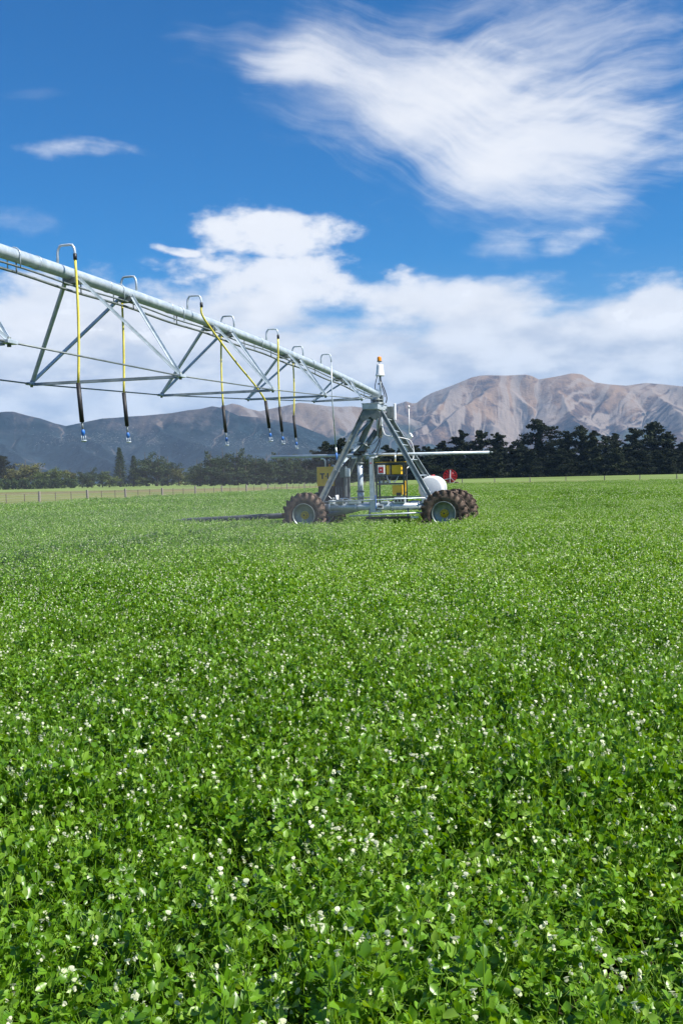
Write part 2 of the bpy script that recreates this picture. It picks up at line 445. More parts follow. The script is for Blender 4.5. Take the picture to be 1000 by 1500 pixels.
def mountain_material(name, hi, mid, low, forest, streak, tree_line, foot, height, scree=0.85):
    m, t, b = material(name)
    p = geo_pos(t)
    sep = t.nodes.new('ShaderNodeSeparateXYZ'); t.links.new(p, sep.inputs[0]); Z = Val(sep.outputs[2])
    at = t.nodes.new('ShaderNodeAttribute'); at.attribute_name = 'flow'; fl = Val(at.outputs['Fac'])
    at2 = t.nodes.new('ShaderNodeAttribute'); at2.attribute_name = 'scree'; sc = Val(at2.outputs['Fac'])
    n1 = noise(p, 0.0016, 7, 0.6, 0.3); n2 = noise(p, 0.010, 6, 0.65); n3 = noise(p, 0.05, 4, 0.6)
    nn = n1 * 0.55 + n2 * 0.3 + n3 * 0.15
    base = ramp(t, smooth(nn + (Z - height * 0.5) * (0.18 / height), 0.40, 0.60), [(0.0, low), (0.5, mid), (1.0, hi)])  # dark rock and plant patches, also carrying cloud shadow in the colour
    def mix(fac, c1, c2):
        n = t.nodes.new('ShaderNodeMix'); n.data_type = 'RGBA'
        t.links.new(fac.s, n.inputs['Factor']); t.links.new(c1, n.inputs['A'])
        if isinstance(c2, tuple): n.inputs['B'].default_value = (*c2, 1)
        else: t.links.new(c2, n.inputs['B'])
        return n.outputs['Result']
    c = mix(smooth(fl + (n2 - 0.5) * 0.5, 0.42, 0.80) * 0.8, base, streak)
    c = mix(smooth(sc + (n2 - 0.5) * 0.4, 0.60, 0.76) * scree, c, streak)
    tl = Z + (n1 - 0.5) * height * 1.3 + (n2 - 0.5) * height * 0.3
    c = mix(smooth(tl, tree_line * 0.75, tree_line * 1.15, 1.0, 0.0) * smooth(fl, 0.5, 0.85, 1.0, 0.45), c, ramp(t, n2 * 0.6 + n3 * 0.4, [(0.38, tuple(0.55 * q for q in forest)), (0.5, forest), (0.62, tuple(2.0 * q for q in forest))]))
    t.links.new(c, b.inputs['Base Color']); b.inputs['Roughness'].default_value = 0.95
    b.inputs['Specular IOR Level'].default_value = 0.05
    bp = t.nodes.new('ShaderNodeBump'); bp.inputs['Strength'].default_value = 0.7; bp.inputs['Distance'].default_value = 14.0
    t.links.new((n3 * 0.6 + n2).s, bp.inputs['Height']); t.links.new(bp.outputs[0], b.inputs['Normal'])
    return m

def mountain(name, label, prof, D, depth, cols, rows, seed, mat, rough=0.16, foot_pow=1.4, spur=0.22, n_er=7):
    """a range whose crest stands at distance D and shows the outline prof = [(photo x, photo y), ...]"""
    px = np.linspace(prof[0][0], prof[-1][0], cols)
    py = np.interp(px, [p[0] for p in prof], [p[1] for p in prof])
    r = np.random.default_rng(seed)
    az = np.array([az_el(a, b_)[0] for a, b_ in zip(px, py)]); el = np.array([az_el(a, b_)[1] for a, b_ in zip(px, py)])
    crest = EYE + D * np.tan(el)
    crest = np.maximum(crest, 5.0)
    X = az * D; j = np.linspace(0, 1, rows)                       # j = 0 foot, crest at jc, then the far side
    jc = 0.80
    wob = (fbm(X / 900.0 + seed, X * 0 + 3.3, 4) - 0.5) * 0.22     # the crest wanders in depth
    jcw = jc + wob
    JJ = j[None, :] / jcw[:, None]
    Rr = D + (j[None, :] - jc) * depth * np.ones((cols, 1))
    up = np.clip(JJ, 0, 1); shape = up ** foot_pow
    back = np.clip((JJ - 1) / (1 / jcw[:, None] - 1 + 1e-6), 0, 1)
    gxx = X[:, None] * np.ones_like(Rr) + 4000.0; scale = float(crest.max())
    warp = (fbm(gxx / 700 + 5, Rr / 700 + seed, 4) - 0.5) * 500
    sk = (Rr - D) * (fbm(gxx / 1500 + seed, gxx * 0 + 1.5, 2) - 0.5) * 1.6
    wx = gxx + (fbm(gxx / 420 + 3, Rr / 420 + seed, 4) - 0.5) * 190      # bent ground coordinates
    yc = D + (jcw[:, None] - jc) * depth
    wy = yc - Rr + (fbm(gxx / 420 + 13, Rr / 420 + seed + 7, 4) - 0.5) * 190   # metres down from the crest, towards the field
    front = jc * depth
    cs = np.convolve(np.pad(crest, 20, mode='edge'), np.ones(41) / 41, 'valid')
    def crest_at(x): return float(np.interp(x - 4000.0, X, cs))
    dn = np.clip(wy / front, 0, 1)
    H = cs[:, None] * (1 - dn) ** 2.6 * 0.80                              # valley floors
    def spur_line(x0, y0, x1, y1, h0, h1, side, bend=1.1):
        nonlocal H
        dx_, dy_ = x1 - x0, y1 - y0; L2 = dx_ * dx_ + dy_ * dy_
        t_ = np.clip(((wx - x0) * dx_ + (wy - y0) * dy_) / L2, 0, 1)
        dist = np.hypot(wx - (x0 + dx_ * t_), wy - (y0 + dy_ * t_))
        H = np.maximum(H, h1 + (h0 - h1) * (1 - t_) ** bend - dist * side)
    x = X[0] + 4000.0 + r.uniform(0, 200)
    while x < X[-1] + 4000.0:
        h0 = crest_at(x); skew = r.uniform(-.55, .55); reach = front * r.uniform(.55, 1.0)
        x1 = x + skew * reach
        spur_line(x, -60, x1, reach, h0 * r.uniform(.93, 1.0), h0 * r.uniform(.0, .12), spur * 1.8, 1.25)
        for q in range(8):
            u_ = r.uniform(.06, .8); sx, sy = x + (x1 - x) * u_, -60 + (reach + 60) * u_
            hh = h0 * (1 - u_) ** 1.25 * .98; sg = 1 if q % 2 else -1; ln_ = r.uniform(250, 800) * (scale / 800)
            ang_ = math.radians(r.uniform(30, 65)) * sg + math.atan2(skew, 1)
            spur_line(sx, sy, sx + math.sin(ang_) * ln_, sy + math.cos(ang_) * ln_, hh, max(hh - ln_ * r.uniform(.38, .55), 0), spur * 2.3)
        x += r.uniform(190, 430) * (scale / 800) ** .5
    H = np.maximum(H, 0) + (fbm(gxx / 160 + seed, Rr / 160, 5) - 0.5) * scale * rough * 0.35 * np.clip(dn * 4, 0, 1) * (1 - dn)
    cell = depth / rows
    H, flow = erode(H.copy(), cell, n_er, 5000, 70, seed)
    H[1:-1, 1:-1] = H[1:-1, 1:-1] * .4 + .15 * (H[2:, 1:-1] + H[:-2, 1:-1] + H[1:-1, 2:] + H[1:-1, :-2])
    up = 1 - dn
    # keep the outline: the crest line stands at the photograph's height and nothing in front rises above it
    want = EYE + np.tan(el)[:, None] * Rr
    near = np.exp(-(wy / (0.055 * depth)) ** 2)
    H = H * (1 - near) + near * np.maximum(H, want - np.abs(wy) * 0.25)
    H = np.minimum(H, want + 0.0)
    jm = np.argmin(np.abs(Rr - yc), axis=1)
    H[np.arange(cols), jm] = want[np.arange(cols), jm]
    H[:, 0] = -2; H = np.maximum(H, -2)
    xx = Rr * np.sin(az)[:, None]; yy = Rr * np.cos(az)[:, None]
    verts = np.stack([xx, yy, H], -1).reshape(-1, 3)
    i, k = np.meshgrid(np.arange(cols - 1), np.arange(rows - 1), indexing='ij'); a = (i * rows + k).ravel()
    faces = np.stack([a, a + rows, a + rows + 1, a + 1], 1)
    me = np_mesh(name, verts, faces, mat, smooth_=True)
    fl = np.log1p(flow); fl = fl / np.percentile(fl, 99.5)
    at = me.attributes.new('flow', 'FLOAT', 'POINT'); at.data.foreach_set('value', np.clip(fl, 0, 1).astype(np.float32).ravel())
    scr = ridged((gxx + warp * 0.8 + sk) / 120 + seed, Rr / 1700 + 3, 4, 0.65)
    scr = scr * (0.75 + 0.5 * fbm(gxx / 500 + 9, Rr / 500 + 2, 3))
    at = me.attributes.new('scree', 'FLOAT', 'POINT'); at.data.foreach_set('value', (np.clip(scr, 0, 1) * np.clip(up * 1.4, 0, 1)).astype(np.float32).ravel())
    o = bpy.data.objects.new(name, me); COL.objects.link(o)
    return set_props(o, label, None, None, 'structure')

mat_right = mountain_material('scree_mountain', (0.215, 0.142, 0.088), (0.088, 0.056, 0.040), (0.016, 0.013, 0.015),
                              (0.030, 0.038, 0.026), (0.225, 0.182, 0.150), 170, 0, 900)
mat_left = mountain_material('shaded_forest_mountain', (0.060, 0.055, 0.056), (0.024, 0.027, 0.034), (0.010, 0.014, 0.021),
                             (0.010, 0.018, 0.022), (0.15, 0.12, 0.10), 300, 0, 550, 0.22)  # forest tones, darkened and blued to hold cloud shade and haze
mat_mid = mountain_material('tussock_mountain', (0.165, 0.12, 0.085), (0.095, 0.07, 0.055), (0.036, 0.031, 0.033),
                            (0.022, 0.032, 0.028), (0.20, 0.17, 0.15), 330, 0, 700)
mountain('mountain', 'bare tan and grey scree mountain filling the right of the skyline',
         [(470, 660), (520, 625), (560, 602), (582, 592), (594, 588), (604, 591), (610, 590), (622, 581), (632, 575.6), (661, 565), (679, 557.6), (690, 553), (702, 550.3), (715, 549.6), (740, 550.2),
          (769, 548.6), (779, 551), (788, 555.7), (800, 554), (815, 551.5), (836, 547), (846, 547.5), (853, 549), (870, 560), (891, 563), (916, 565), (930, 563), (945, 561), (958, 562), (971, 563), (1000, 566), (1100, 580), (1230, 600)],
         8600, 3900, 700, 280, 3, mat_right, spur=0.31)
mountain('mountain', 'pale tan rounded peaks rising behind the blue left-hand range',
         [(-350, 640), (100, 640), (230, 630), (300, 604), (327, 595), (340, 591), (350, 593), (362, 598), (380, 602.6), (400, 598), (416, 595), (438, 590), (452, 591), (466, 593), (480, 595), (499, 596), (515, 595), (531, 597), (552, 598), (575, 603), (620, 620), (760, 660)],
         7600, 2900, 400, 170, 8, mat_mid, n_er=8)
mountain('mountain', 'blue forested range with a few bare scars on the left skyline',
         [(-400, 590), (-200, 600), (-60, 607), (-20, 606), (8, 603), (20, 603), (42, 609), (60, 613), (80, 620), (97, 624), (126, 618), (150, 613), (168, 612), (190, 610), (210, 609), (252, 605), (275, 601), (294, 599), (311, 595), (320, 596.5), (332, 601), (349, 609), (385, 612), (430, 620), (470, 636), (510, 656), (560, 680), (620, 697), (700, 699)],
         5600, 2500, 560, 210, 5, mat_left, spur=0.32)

hz, ht, hb = material('haze_air')
ht.nodes.remove(hb)
pv = ht.nodes.new('ShaderNodeVolumePrincipled'); pv.inputs['Density'].default_value = 4.8e-5
pv.inputs['Color'].default_value = (0.40, 0.66, 1.0, 1); pv.inputs['Anisotropy'].default_value = 0.0
ht.links.new(pv.outputs[0], ht.nodes['Material Output'].inputs['Volume'])
hbx = MB().box((-15000, -2500, -4), (15000, 16000, 1250)).build('haze', hz)
set_props(hbx, 'thin blue air between the field and the mountains', None, None, 'stuff')

# ------------------------------------------------------------------ trees, hedge, fences
def foliage_material(name, dark, mid, light):
    m, t, b = material(name)
    at = t.nodes.new('ShaderNodeAttribute'); at.attribute_name = 'tint'; v = Val(at.outputs['Fac'])
    oi = t.nodes.new('ShaderNodeObjectInfo'); rv = Val(oi.outputs['Random'])
    c = ramp(t, v * 0.8 + rv * 0.2, [(0.05, dark), (0.5, mid), (0.95, light)])
    t.links.new(c, b.inputs['Base Color']); b.inputs['Roughness'].default_value = 0.7
    b.inputs['Specular IOR Level'].default_value = 0.2
    tr = t.nodes.new('ShaderNodeBsdfTranslucent'); t.links.new(c, tr.inputs[0])
    mx = t.nodes.new('ShaderNodeMixShader'); mx.inputs[0].default_value = 0.15
    t.links.new(b.outputs[0], mx.inputs[1]); t.links.new(tr.outputs[0], mx.inputs[2])
    t.links.new(mx.outputs[0], t.nodes['Material Output'].inputs[0])
    return m
M['pine'] = foliage_material('pine_needles', (0.005, 0.009, 0.005), (0.014, 0.022, 0.009), (0.042, 0.054, 0.020))
M['spruce'] = foliage_material('conifer_needles', (0.014, 0.028, 0.012), (0.034, 0.060, 0.024), (0.080, 0.112, 0.040))
M['broad'] = foliage_material('broad_leaves', (0.036, 0.062, 0.014), (0.085, 0.125, 0.028), (0.16, 0.19, 0.05))
M['olive'] = foliage_material('olive_leaves', (0.055, 0.066, 0.020), (0.11, 0.118, 0.034), (0.17, 0.165, 0.055))
M['hedge'] = foliage_material('hedge_leaves', (0.024, 0.046, 0.014), (0.052, 0.088, 0.022), (0.10, 0.14, 0.04))

def rand_frames(n, r, flat=0.0):
    """n random rotation matrices; flat > 0 biases the face normal upwards"""
    nz = r.normal(size=(n, 3)); nz[:, 2] = nz[:, 2] * (1 - flat) + flat * 1.6
    nz /= np.linalg.norm(nz, axis=1)[:, None]
    a = r.normal(size=(n, 3)); a -= nz * (a * nz).sum(1)[:, None]; a /= np.linalg.norm(a, axis=1)[:, None]
    return np.stack([a, np.cross(nz, a), nz], -1)
def sprays(centres, radii, counts, size, r, flat=0.2, squash=0.6):
    """leafy twig-ends through ellipsoid clumps; returns verts, quads, tints"""
    idx = np.repeat(np.arange(len(centres)), counts); n = len(idx)
    d = r.normal(size=(n, 3)); d /= np.linalg.norm(d, axis=1)[:, None]
    rad = r.random(n) ** 0.45
    off = d * (rad * radii[idx])[:, None]; off[:, 2] *= squash
    pos = centres[idx] + off
    Rm = rand_frames(n, r, flat)
    T = np.array([[-.5, -.18, 0], [0.05, -.42, .08], [.55, .05, -.05], [0, .40, .1]])
    s = size * (0.6 + 0.8 * r.random(n))
    v = pos[:, None, :] + np.einsum('nij,kj->nki', Rm, T) * s[:, None, None]
    f = np.arange(n * 4).reshape(n, 4)
    clump = r.random(len(centres))
    tint = np.clip(0.5 * clump[idx] + 0.5 * r.random(n), 0, 1)
    return v.reshape(-1, 3), f, tint

def tree_meshes(kind, h, seed):
    r = np.random.default_rng(seed); rr = random.Random(seed)
    trunk = MB(); cs = []; rs = []
    lean = (rr.uniform(-.03, .03) * h, rr.uniform(-.03, .03) * h)
    def axis(t): return Vector((lean[0] * t + 0.008*h*math.sin(5*t+seed), lean[1] * t, h * t))
    r0 = h * (0.020 if kind != 'broad' else 0.026)
    tt = [0, .04, .15, .3, .45, .6, .75, .88, .97]
    trunk.tube([axis(a) for a in tt], [r0 * (1.5 if a == 0 else 1.12 - a) for a in tt], 8)
    if kind in ('pine', 'cypress'):
        nl = 30 if kind == 'pine' else 46
        base = 0.26 if kind == 'pine' else 0.03
        for k in range(nl):
            t = base + (0.97 - base) * (k + rr.random()) / nl
            if kind == 'pine':
                env = 0.24 * math.sin(math.pi * min(1, max(0.05, (t - base) / (1.02 - base))) ** 0.75) + 0.05
                if rr.random() < .16: continue
            else: env = 0.27 * (1 - t) ** 0.62 + 0.035
            L = h * env * rr.uniform(.6, 1.2); a = rr.uniform(0, 2 * math.pi) + k * 2.4
            p0 = axis(t); rise = rr.uniform(.05, .35) * L if t > .15 else rr.uniform(-.18, .05) * L
            p1 = p0 + Vector((math.cos(a) * L, math.sin(a) * L, rise)); pm = (p0 + p1) / 2 + Vector((0, 0, -.06 * L))
            trunk.tube([p0, pm, p1], [r0 * .32 * (1.1 - t) + .02, r0 * .2 * (1.1 - t) + .015, .01], 5)
            for q in (0.42, 0.72, 1.0):
                c = p0.lerp(p1, q) + Vector((rr.gauss(0, .012*h), rr.gauss(0, .012*h), rr.gauss(.012*h, .012*h)))
                cs.append(c); rs.append(h * rr.uniform(.05, .095) if kind == 'pine' else h * max(.026, env * rr.uniform(.26, .42)))
        for q in range(26):
            t = .42 + .57 * q / 25; jit = .035 * h * (1.1 - t)
            cs.append(axis(t) + Vector((rr.gauss(0, jit), rr.gauss(0, jit), 0))); rs.append(h * (.022 + .085 * (1 - t) * (1.3 if kind == 'pine' else 1.0)))
        size = h * 0.032; cnt = 44
        if kind == 'cypress':
            for q in range(26):
                a = rr.uniform(0, 6.28); d_ = h * rr.uniform(.03, .24); cs.append(Vector((math.cos(a)*d_, math.sin(a)*d_, h * rr.uniform(.02, .09)))); rs.append(h * rr.uniform(.05, .08))
        flat, sq = .25, .62
    elif kind == 'spire':
        for k in range(34):
            t = 0.06 + 0.93 * k / 34
            R_ = h * .17 * (1 - t) ** .85 + .012 * h
            for q in range(5):
                a = q * 2 * math.pi / 5 + k * 1.9 + rr.uniform(-.3, .3); L = R_ * rr.uniform(.75, 1.15)
                p0 = axis(t); p1 = p0 + Vector((math.cos(a) * L, math.sin(a) * L, -.25 * L))
                trunk.tube([p0, p1], [.012 * h * (1.05 - t) * .4, .006], 4)
                for u in (.55, .95): cs.append(p0.lerp(p1, u)); rs.append(max(.012*h, .42 * L))
        size = h * .026; cnt = 8; flat, sq = .3, .55
    else:
        for k in range(26):
            t = rr.uniform(.2, .62); a = rr.uniform(0, 2*math.pi); el = rr.uniform(-.1, 1.2)
            L = h * rr.uniform(.16, .40); p0 = axis(t)
            p1 = p0 + Vector((math.cos(a)*math.cos(el)*L*1.0, math.sin(a)*math.cos(el)*L*1.0, math.sin(el)*L))
            trunk.tube([p0, (p0+p1)/2 + Vector((0, 0, .03*h)), p1], [r0*.4, r0*.25, .015], 5)
            for q in (.5, .8, 1.05): cs.append(p0.lerp(p1, q) + Vector([rr.gauss(0, .02*h) for _ in range(3)])); rs.append(h*rr.uniform(.06, .12))
        for k in range(14):
            a = rr.uniform(0, 6.28); cs.append(Vector((math.cos(a)*h*rr.uniform(.05, .26), math.sin(a)*h*rr.uniform(.05, .26), h*rr.uniform(.06, .25)))); rs.append(h*rr.uniform(.06, .10))
        size = h * .036; cnt = 36; flat, sq = .15, .8
    c = np.array([list(v) for v in cs]); rad = np.array(rs)
    v, f, tint = sprays(c, rad, np.full(len(c), cnt), size, r, flat, sq)
    return trunk, v, f, tint
TREES = {}
def tree_proto(key, kind, h, seed, mat):
    tr, v, f, tint = tree_meshes(kind, h, seed)
    TREES[key] = (tr.mesh('trunk', M['bark']), np_mesh('crown', v, f, M[mat], tint), h)
for i in range(4): tree_proto('cypress%d' % i, 'cypress', 20.0, 40 + i, 'pine')
for i in range(4): tree_proto('pine%d' % i, 'pine', 22.0, 60 + i, 'pine')
for i in range(2): tree_proto('spire%d' % i, 'spire', 20.0, 70 + i, 'spruce')
for i in range(3): tree_proto('broad%d' % i, 'broad', 12.0, 80 + i, 'broad')
for i in range(2): tree_proto('dark%d' % i, 'broad', 13.0, 90 + i, 'spruce')
tree_proto('olive0', 'broad', 11.0, 101, 'olive')

def plant_tree(key, px, top, Y, label, group, name='tree', wide=1.0):
    p = at_depth(px, top, Y); tm, cm, h0 = TREES[key]
    k = p[2] / h0
    o = thing(name, label, 'tree', (p[0], Y, 0), random.uniform(0, 6.28), group)
    o.scale = (k * wide, k * wide, k)
    for nm, me in (('trunk', tm), ('crown', cm)):
        c = bpy.data.objects.new(nm, me); COL.objects.link(c); c.parent = o
    return o
ORD = ['first', 'second', 'third', 'fourth', 'fifth', 'sixth', 'seventh', 'eighth', 'ninth', 'tenth', 'eleventh', 'twelfth', 'thirteenth',
       'fourteenth', 'fifteenth', 'sixteenth', 'seventeenth', 'eighteenth', 'nineteenth', 'twentieth', 'twenty-first', 'twenty-second', 'twenty-third']
# the dark shelter belt on the right: the tall front row that makes the outline
belt = [(568, 652, 'cypress1', 1.1), (584, 657, 'cypress0', 1.1), (607, 653, 'cypress2', 1.2), (629, 660, 'cypress3', 1.2), (649, 646, 'cypress0', 1.15), (674, 631, 'cypress1', 1.0), (702, 631, 'cypress2', .95),
        (725, 634, 'cypress3', 1.0), (760, 649, 'cypress0', 1.35), (790, 616, 'pine0', 1.05), (807, 645, 'cypress1', 1.0), (828, 632, 'cypress2', 1.1), (851, 624, 'pine1', .75), (870, 631, 'cypress3', 1.0),
        (886, 640, 'pine2', .9), (899, 635, 'cypress0', 1.1), (929, 628, 'cypress1', 1.1), (956, 620, 'pine3', 1.1), (975, 633, 'cypress2', 1.0), (1000, 648, 'cypress3', 1.2), (1030, 636, 'cypress0', 1.1), (1062, 628, 'cypress1', 1.1), (1095, 634, 'pine1', 1.0)]
for i, (px, ty, key, wd) in enumerate(belt):
    if px == 790: lb = 'tallest dark pine of the right-hand shelter belt, its bare grey stem showing'
    elif px == 760: lb = 'low wide dark conifer just left of the tallest pine in the belt'
    elif px == 851: lb = 'slim open pine in the right-hand belt, first peak right of the tallest pine'
    else: lb = '%s tall dark conifer from the left in the right-hand shelter belt' % ORD[i]
    plant_tree(key, px, ty, 480 + random.uniform(-6, 6), lb, 'tall conifers of the right-hand shelter belt', 'conifer_tree', wd * 1.18)
# lower dark trees filling the belt to the ground
k = 0
for px in range(556, 1110, 15):
    plant_tree('cypress%d' % (k % 4), px + random.uniform(-4, 4), 664 - (px - 560) * .018 + random.uniform(-9, 7), 471 + random.uniform(-4, 4),
               'low dark conifer filling the foot of the right-hand shelter belt', 'low conifers filling the foot of the right-hand belt', 'conifer_tree', 1.75); k += 1
# the dark grove behind the machine
grove = [(289, 671, 'dark0', 1.0), (308, 659, 'dark1', 1.0), (326, 655, 'dark0', .95), (347, 656, 'dark1', 1.05), (361, 662, 'dark0', 1.1), (374, 665, 'dark1', 1.1), (390, 663, 'dark0', 1.1), (408, 661, 'dark1', 1.1),
         (424, 662, 'dark0', 1.1), (440, 664, 'dark1', 1.1), (457, 660, 'dark0', 1.1), (474, 649, 'pine2', 1.2), (497, 644, 'pine0', 1.2), (515, 655, 'dark1', 1.2), (533, 660, 'dark0', 1.2), (550, 664, 'dark1', 1.2)]
for i, (px, ty, key, wd) in enumerate(grove):
    plant_tree(key, px, ty, 345 + random.uniform(-6, 6), '%s dark tree from the left in the grove behind the sprinklers' % ORD[i], 'dark trees of the grove behind the sprinklers', 'grove_tree', wd)
for i, px in enumerate(range(292, 560, 17)):
    plant_tree('dark%d' % (i % 2), px + random.uniform(-3, 3), 683 + random.uniform(-5, 4), 339 + random.uniform(-3, 3),
               'low dark bush filling the foot of the grove behind the sprinklers', 'low bushes at the foot of the grove', 'bush', 1.9)
# the mixed trees on the left
left = [(4, 669, 'pine3', 1.0, 'dark pine at the left edge of the picture'), (18, 682, 'olive0', 1.3, 'yellowish rounded tree beside the dark pine at the left edge'),
        (36, 672, 'olive0', 1.3, 'large olive-coloured rounded tree above the left end of the hedge'), (60, 686, 'broad0', 1.3, 'small green tree above the hedge, right of the large olive tree'),
        (82, 681, 'broad1', 1.1, 'rounded mid-green tree above the right part of the hedge'), (103, 684, 'olive0', .9, 'brownish tree right of the rounded green tree over the hedge'),
        (120, 686, 'dark0', .9, 'small dark tree right of the hedge, first of three'), (134, 684, 'dark1', .9, 'small dark tree right of the hedge, second of three'), (150, 687, 'dark0', 1.0, 'small dark tree right of the hedge, third of three'),
        (160, 690, 'broad2', 1.6, 'low broad green tree in front of the tall pointed conifer'), (176, 654, 'spire0', 1.0, 'tallest pointed conifer with a narrow spire on the left'),
        (195, 666, 'spire1', 1.1, 'shorter pointed conifer just right of the tallest spire'), (214, 661, 'dark1', 1.0, 'tall dark round-topped tree right of the two pointed conifers'),
        (229, 664, 'dark0', 1.0, 'dark tree in the middle of the block right of the pointed conifers'), (245, 667, 'dark1', .95, 'dark tree at the right of the block beside the pointed conifers'),
        (262, 682, 'olive0', 1.0, 'paler green small tree at the right end of the left block'), (281, 690, 'broad0', 1.4, 'small bright bush between the left block and the dark grove'),
        (271, 694, 'broad1', 1.4, 'low bush under the paler tree at the end of the left block'), (205, 692, 'broad2', 1.7, 'low green bush at the foot of the pointed conifers'), (238, 692, 'broad0', 1.8, 'low green bush at the foot of the dark block of trees'),
        (128, 697, 'broad1', 1.9, 'low green bush at the right end of the hedge'), (-22, 676, 'cypress2', 1.2, 'dark conifer beyond the left edge')]
for px, ty, key, wd, lb in left:
    plant_tree(key, px, ty, 440 + random.uniform(-8, 8), lb, 'mixed trees along the left boundary', 'tree', wd * 1.22)
# clipped hedge
hx0 = at_depth(-40, 716, 425); hx1 = at_depth(112, 714, 425)
hr = np.random.default_rng(7); nh = 120
hc = np.stack([np.linspace(0, hx1[0] - hx0[0], nh), hr.normal(0, .5, nh), hr.uniform(.8, 4.0, nh)], 1)
v, f, tint = sprays(np.concatenate([hc, hc + [0.1, 0.3, -.7]]), np.full(nh * 2, 1.15), np.full(nh * 2, 40), .55, hr, .1, .9)
hd = thing('hedge', 'long clipped green hedge in front of the trees at the left edge', 'hedge', (hx0[0], 425, 0))
o = bpy.data.objects.new('leaves', np_mesh('leaves', v, f, M['hedge'], tint)); COL.objects.link(o); o.parent = hd
mb = MB()
for a in np.arange(.5, hx1[0] - hx0[0], 1.1): mb.tube([(a, 0, 0), (a + .1, .05, 1.5), (a, 0, 3.2)], [.07, .05, .02], 5)
mb.build('stems', M['bark'], hd)

def fence(name, label, p0, p1, every, battens, bx=.14):
    d = p1 - p0; L = float(np.hypot(*d)); d = d / L
    o = thing(name, label, 'fence', (p0[0], p0[1], 0), math.atan2(d[1], d[0]))
    a = 0.0; pm = MB().box((-bx/2, -bx/2, 0), (bx/2, bx/2, 1.22)).mesh('post', M['post_wood'])
    bmh = MB().box((-.025, -.02, .12), (.025, .02, 1.08)).mesh('batten', M['batten'])
    i = 0
    while a <= L:
        c = bpy.data.objects.new('post', pm); COL.objects.link(c); c.parent = o
        c.location = (a, 0, random.uniform(-.06, .03)); c.rotation_euler = (random.uniform(-.03, .03), random.uniform(-.03, .03), random.uniform(-.3, .3))
        for q in range(battens):
            b = bpy.data.objects.new('batten', bmh); COL.objects.link(b); b.parent = o
            b.location = (a + every * (q + 1) / (battens + 1), 0.0, random.uniform(-.03, .03)); b.rotation_euler = (0, random.uniform(-.04, .04), 0)
        a += every * random.uniform(.93, 1.07); i += 1
    for z in (.22, .40, .58, .76, .94, 1.08): MB().tube([(0, -.03, z), (L, -.03, z)], .006, 4).build('wire', M['wire'], o)
    return o
side_dir = np.array([FX, FY]); far_dir = np.array([FY, -FX])
fence('fence', 'post and wire fence running away along the left edge of the crop', CORNER - side_dir * 118, CORNER, 6.6, 2)
fence('fence', 'distant low post and wire fence along the far edge of the crop', CORNER + far_dir * .4, CORNER + far_dir * 105, 5.2, 0, .12)

# ------------------------------------------------------------------ the irrigation machine
YAW = math.radians(16)
CX, CY = 1.166, 30.782                       # centre of the cart on the ground
E1 = np.array([math.cos(YAW), -math.sin(YAW)]); E2 = np.array([math.sin(YAW), math.cos(YAW)])
def cart_xy(u, w): return CX + u * E1[0] + w * E2[0], CY + u * E1[1] + w * E2[1]
def mthing(name, label, cat, u, w, z=0.0, group=None):
    x, y = cart_xy(u, w); return thing(name, label, cat, (x, y, z), -YAW, group)

cart = mthing('irrigation_cart', 'four-wheeled galvanised drive cart with A-frame tower carrying the overhead pipe', 'irrigation cart', 0, 0)
G = M['galv']
def make_wheel(u, w, label=None):
    o = bpy.data.objects.new('wheel', None); COL.objects.link(o); o.parent = cart; o.location = (u, w, .645)
    o.empty_display_size = .2
    return o
R_T, HW = .67, .19
ty = MB()
ty.lathe([(-.15, .335), (-HW, .37), (-HW - .012, .47), (-HW, .56), (-.165, .610), (-.10, .628), (0, .634), (.10, .628), (.165, .610), (HW, .56), (HW + .012, .47), (HW, .37), (.15, .335)], (0, 0, 0), n=56)
NL = 20
for side in (-1, 1):
    for q in range(NL):
        a0 = 2 * math.pi * (q + (.5 if side > 0 else 0)) / NL
        # a slanted bar from the shoulder to the middle of the tread
        secs = []
        for s_, (yy, rr_, da) in enumerate(((.2, .545, 0.0), (.195, .622, .02), (.10, .632, .13), (-.015, .634, .25))):
            top = (R_T + .012, R_T + .012, R_T, R_T - .004)[s_] if s_ else .575
            wd = .058 if s_ < 2 else .047
            y0 = side * yy
            ring = []
            for rad, sgn in ((rr_ - .02, -1), (rr_ - .02, 1), (top, .72), (top, -.72)):
                aa = a0 + da + sgn * wd
                ring.append((math.cos(aa) * rad, y0, math.sin(aa) * rad))
            secs.append(ring)
        vs = [p for rg in secs for p in rg]
        fs = [(0, 1, 2, 3), (15, 14, 13, 12)] + [(i*4 + k, i*4 + (k+1) % 4, (i+1)*4 + (k+1) % 4, (i+1)*4 + k) for i in range(3) for k in range(4)]
        ty.add(vs, fs)
tyre_me = None
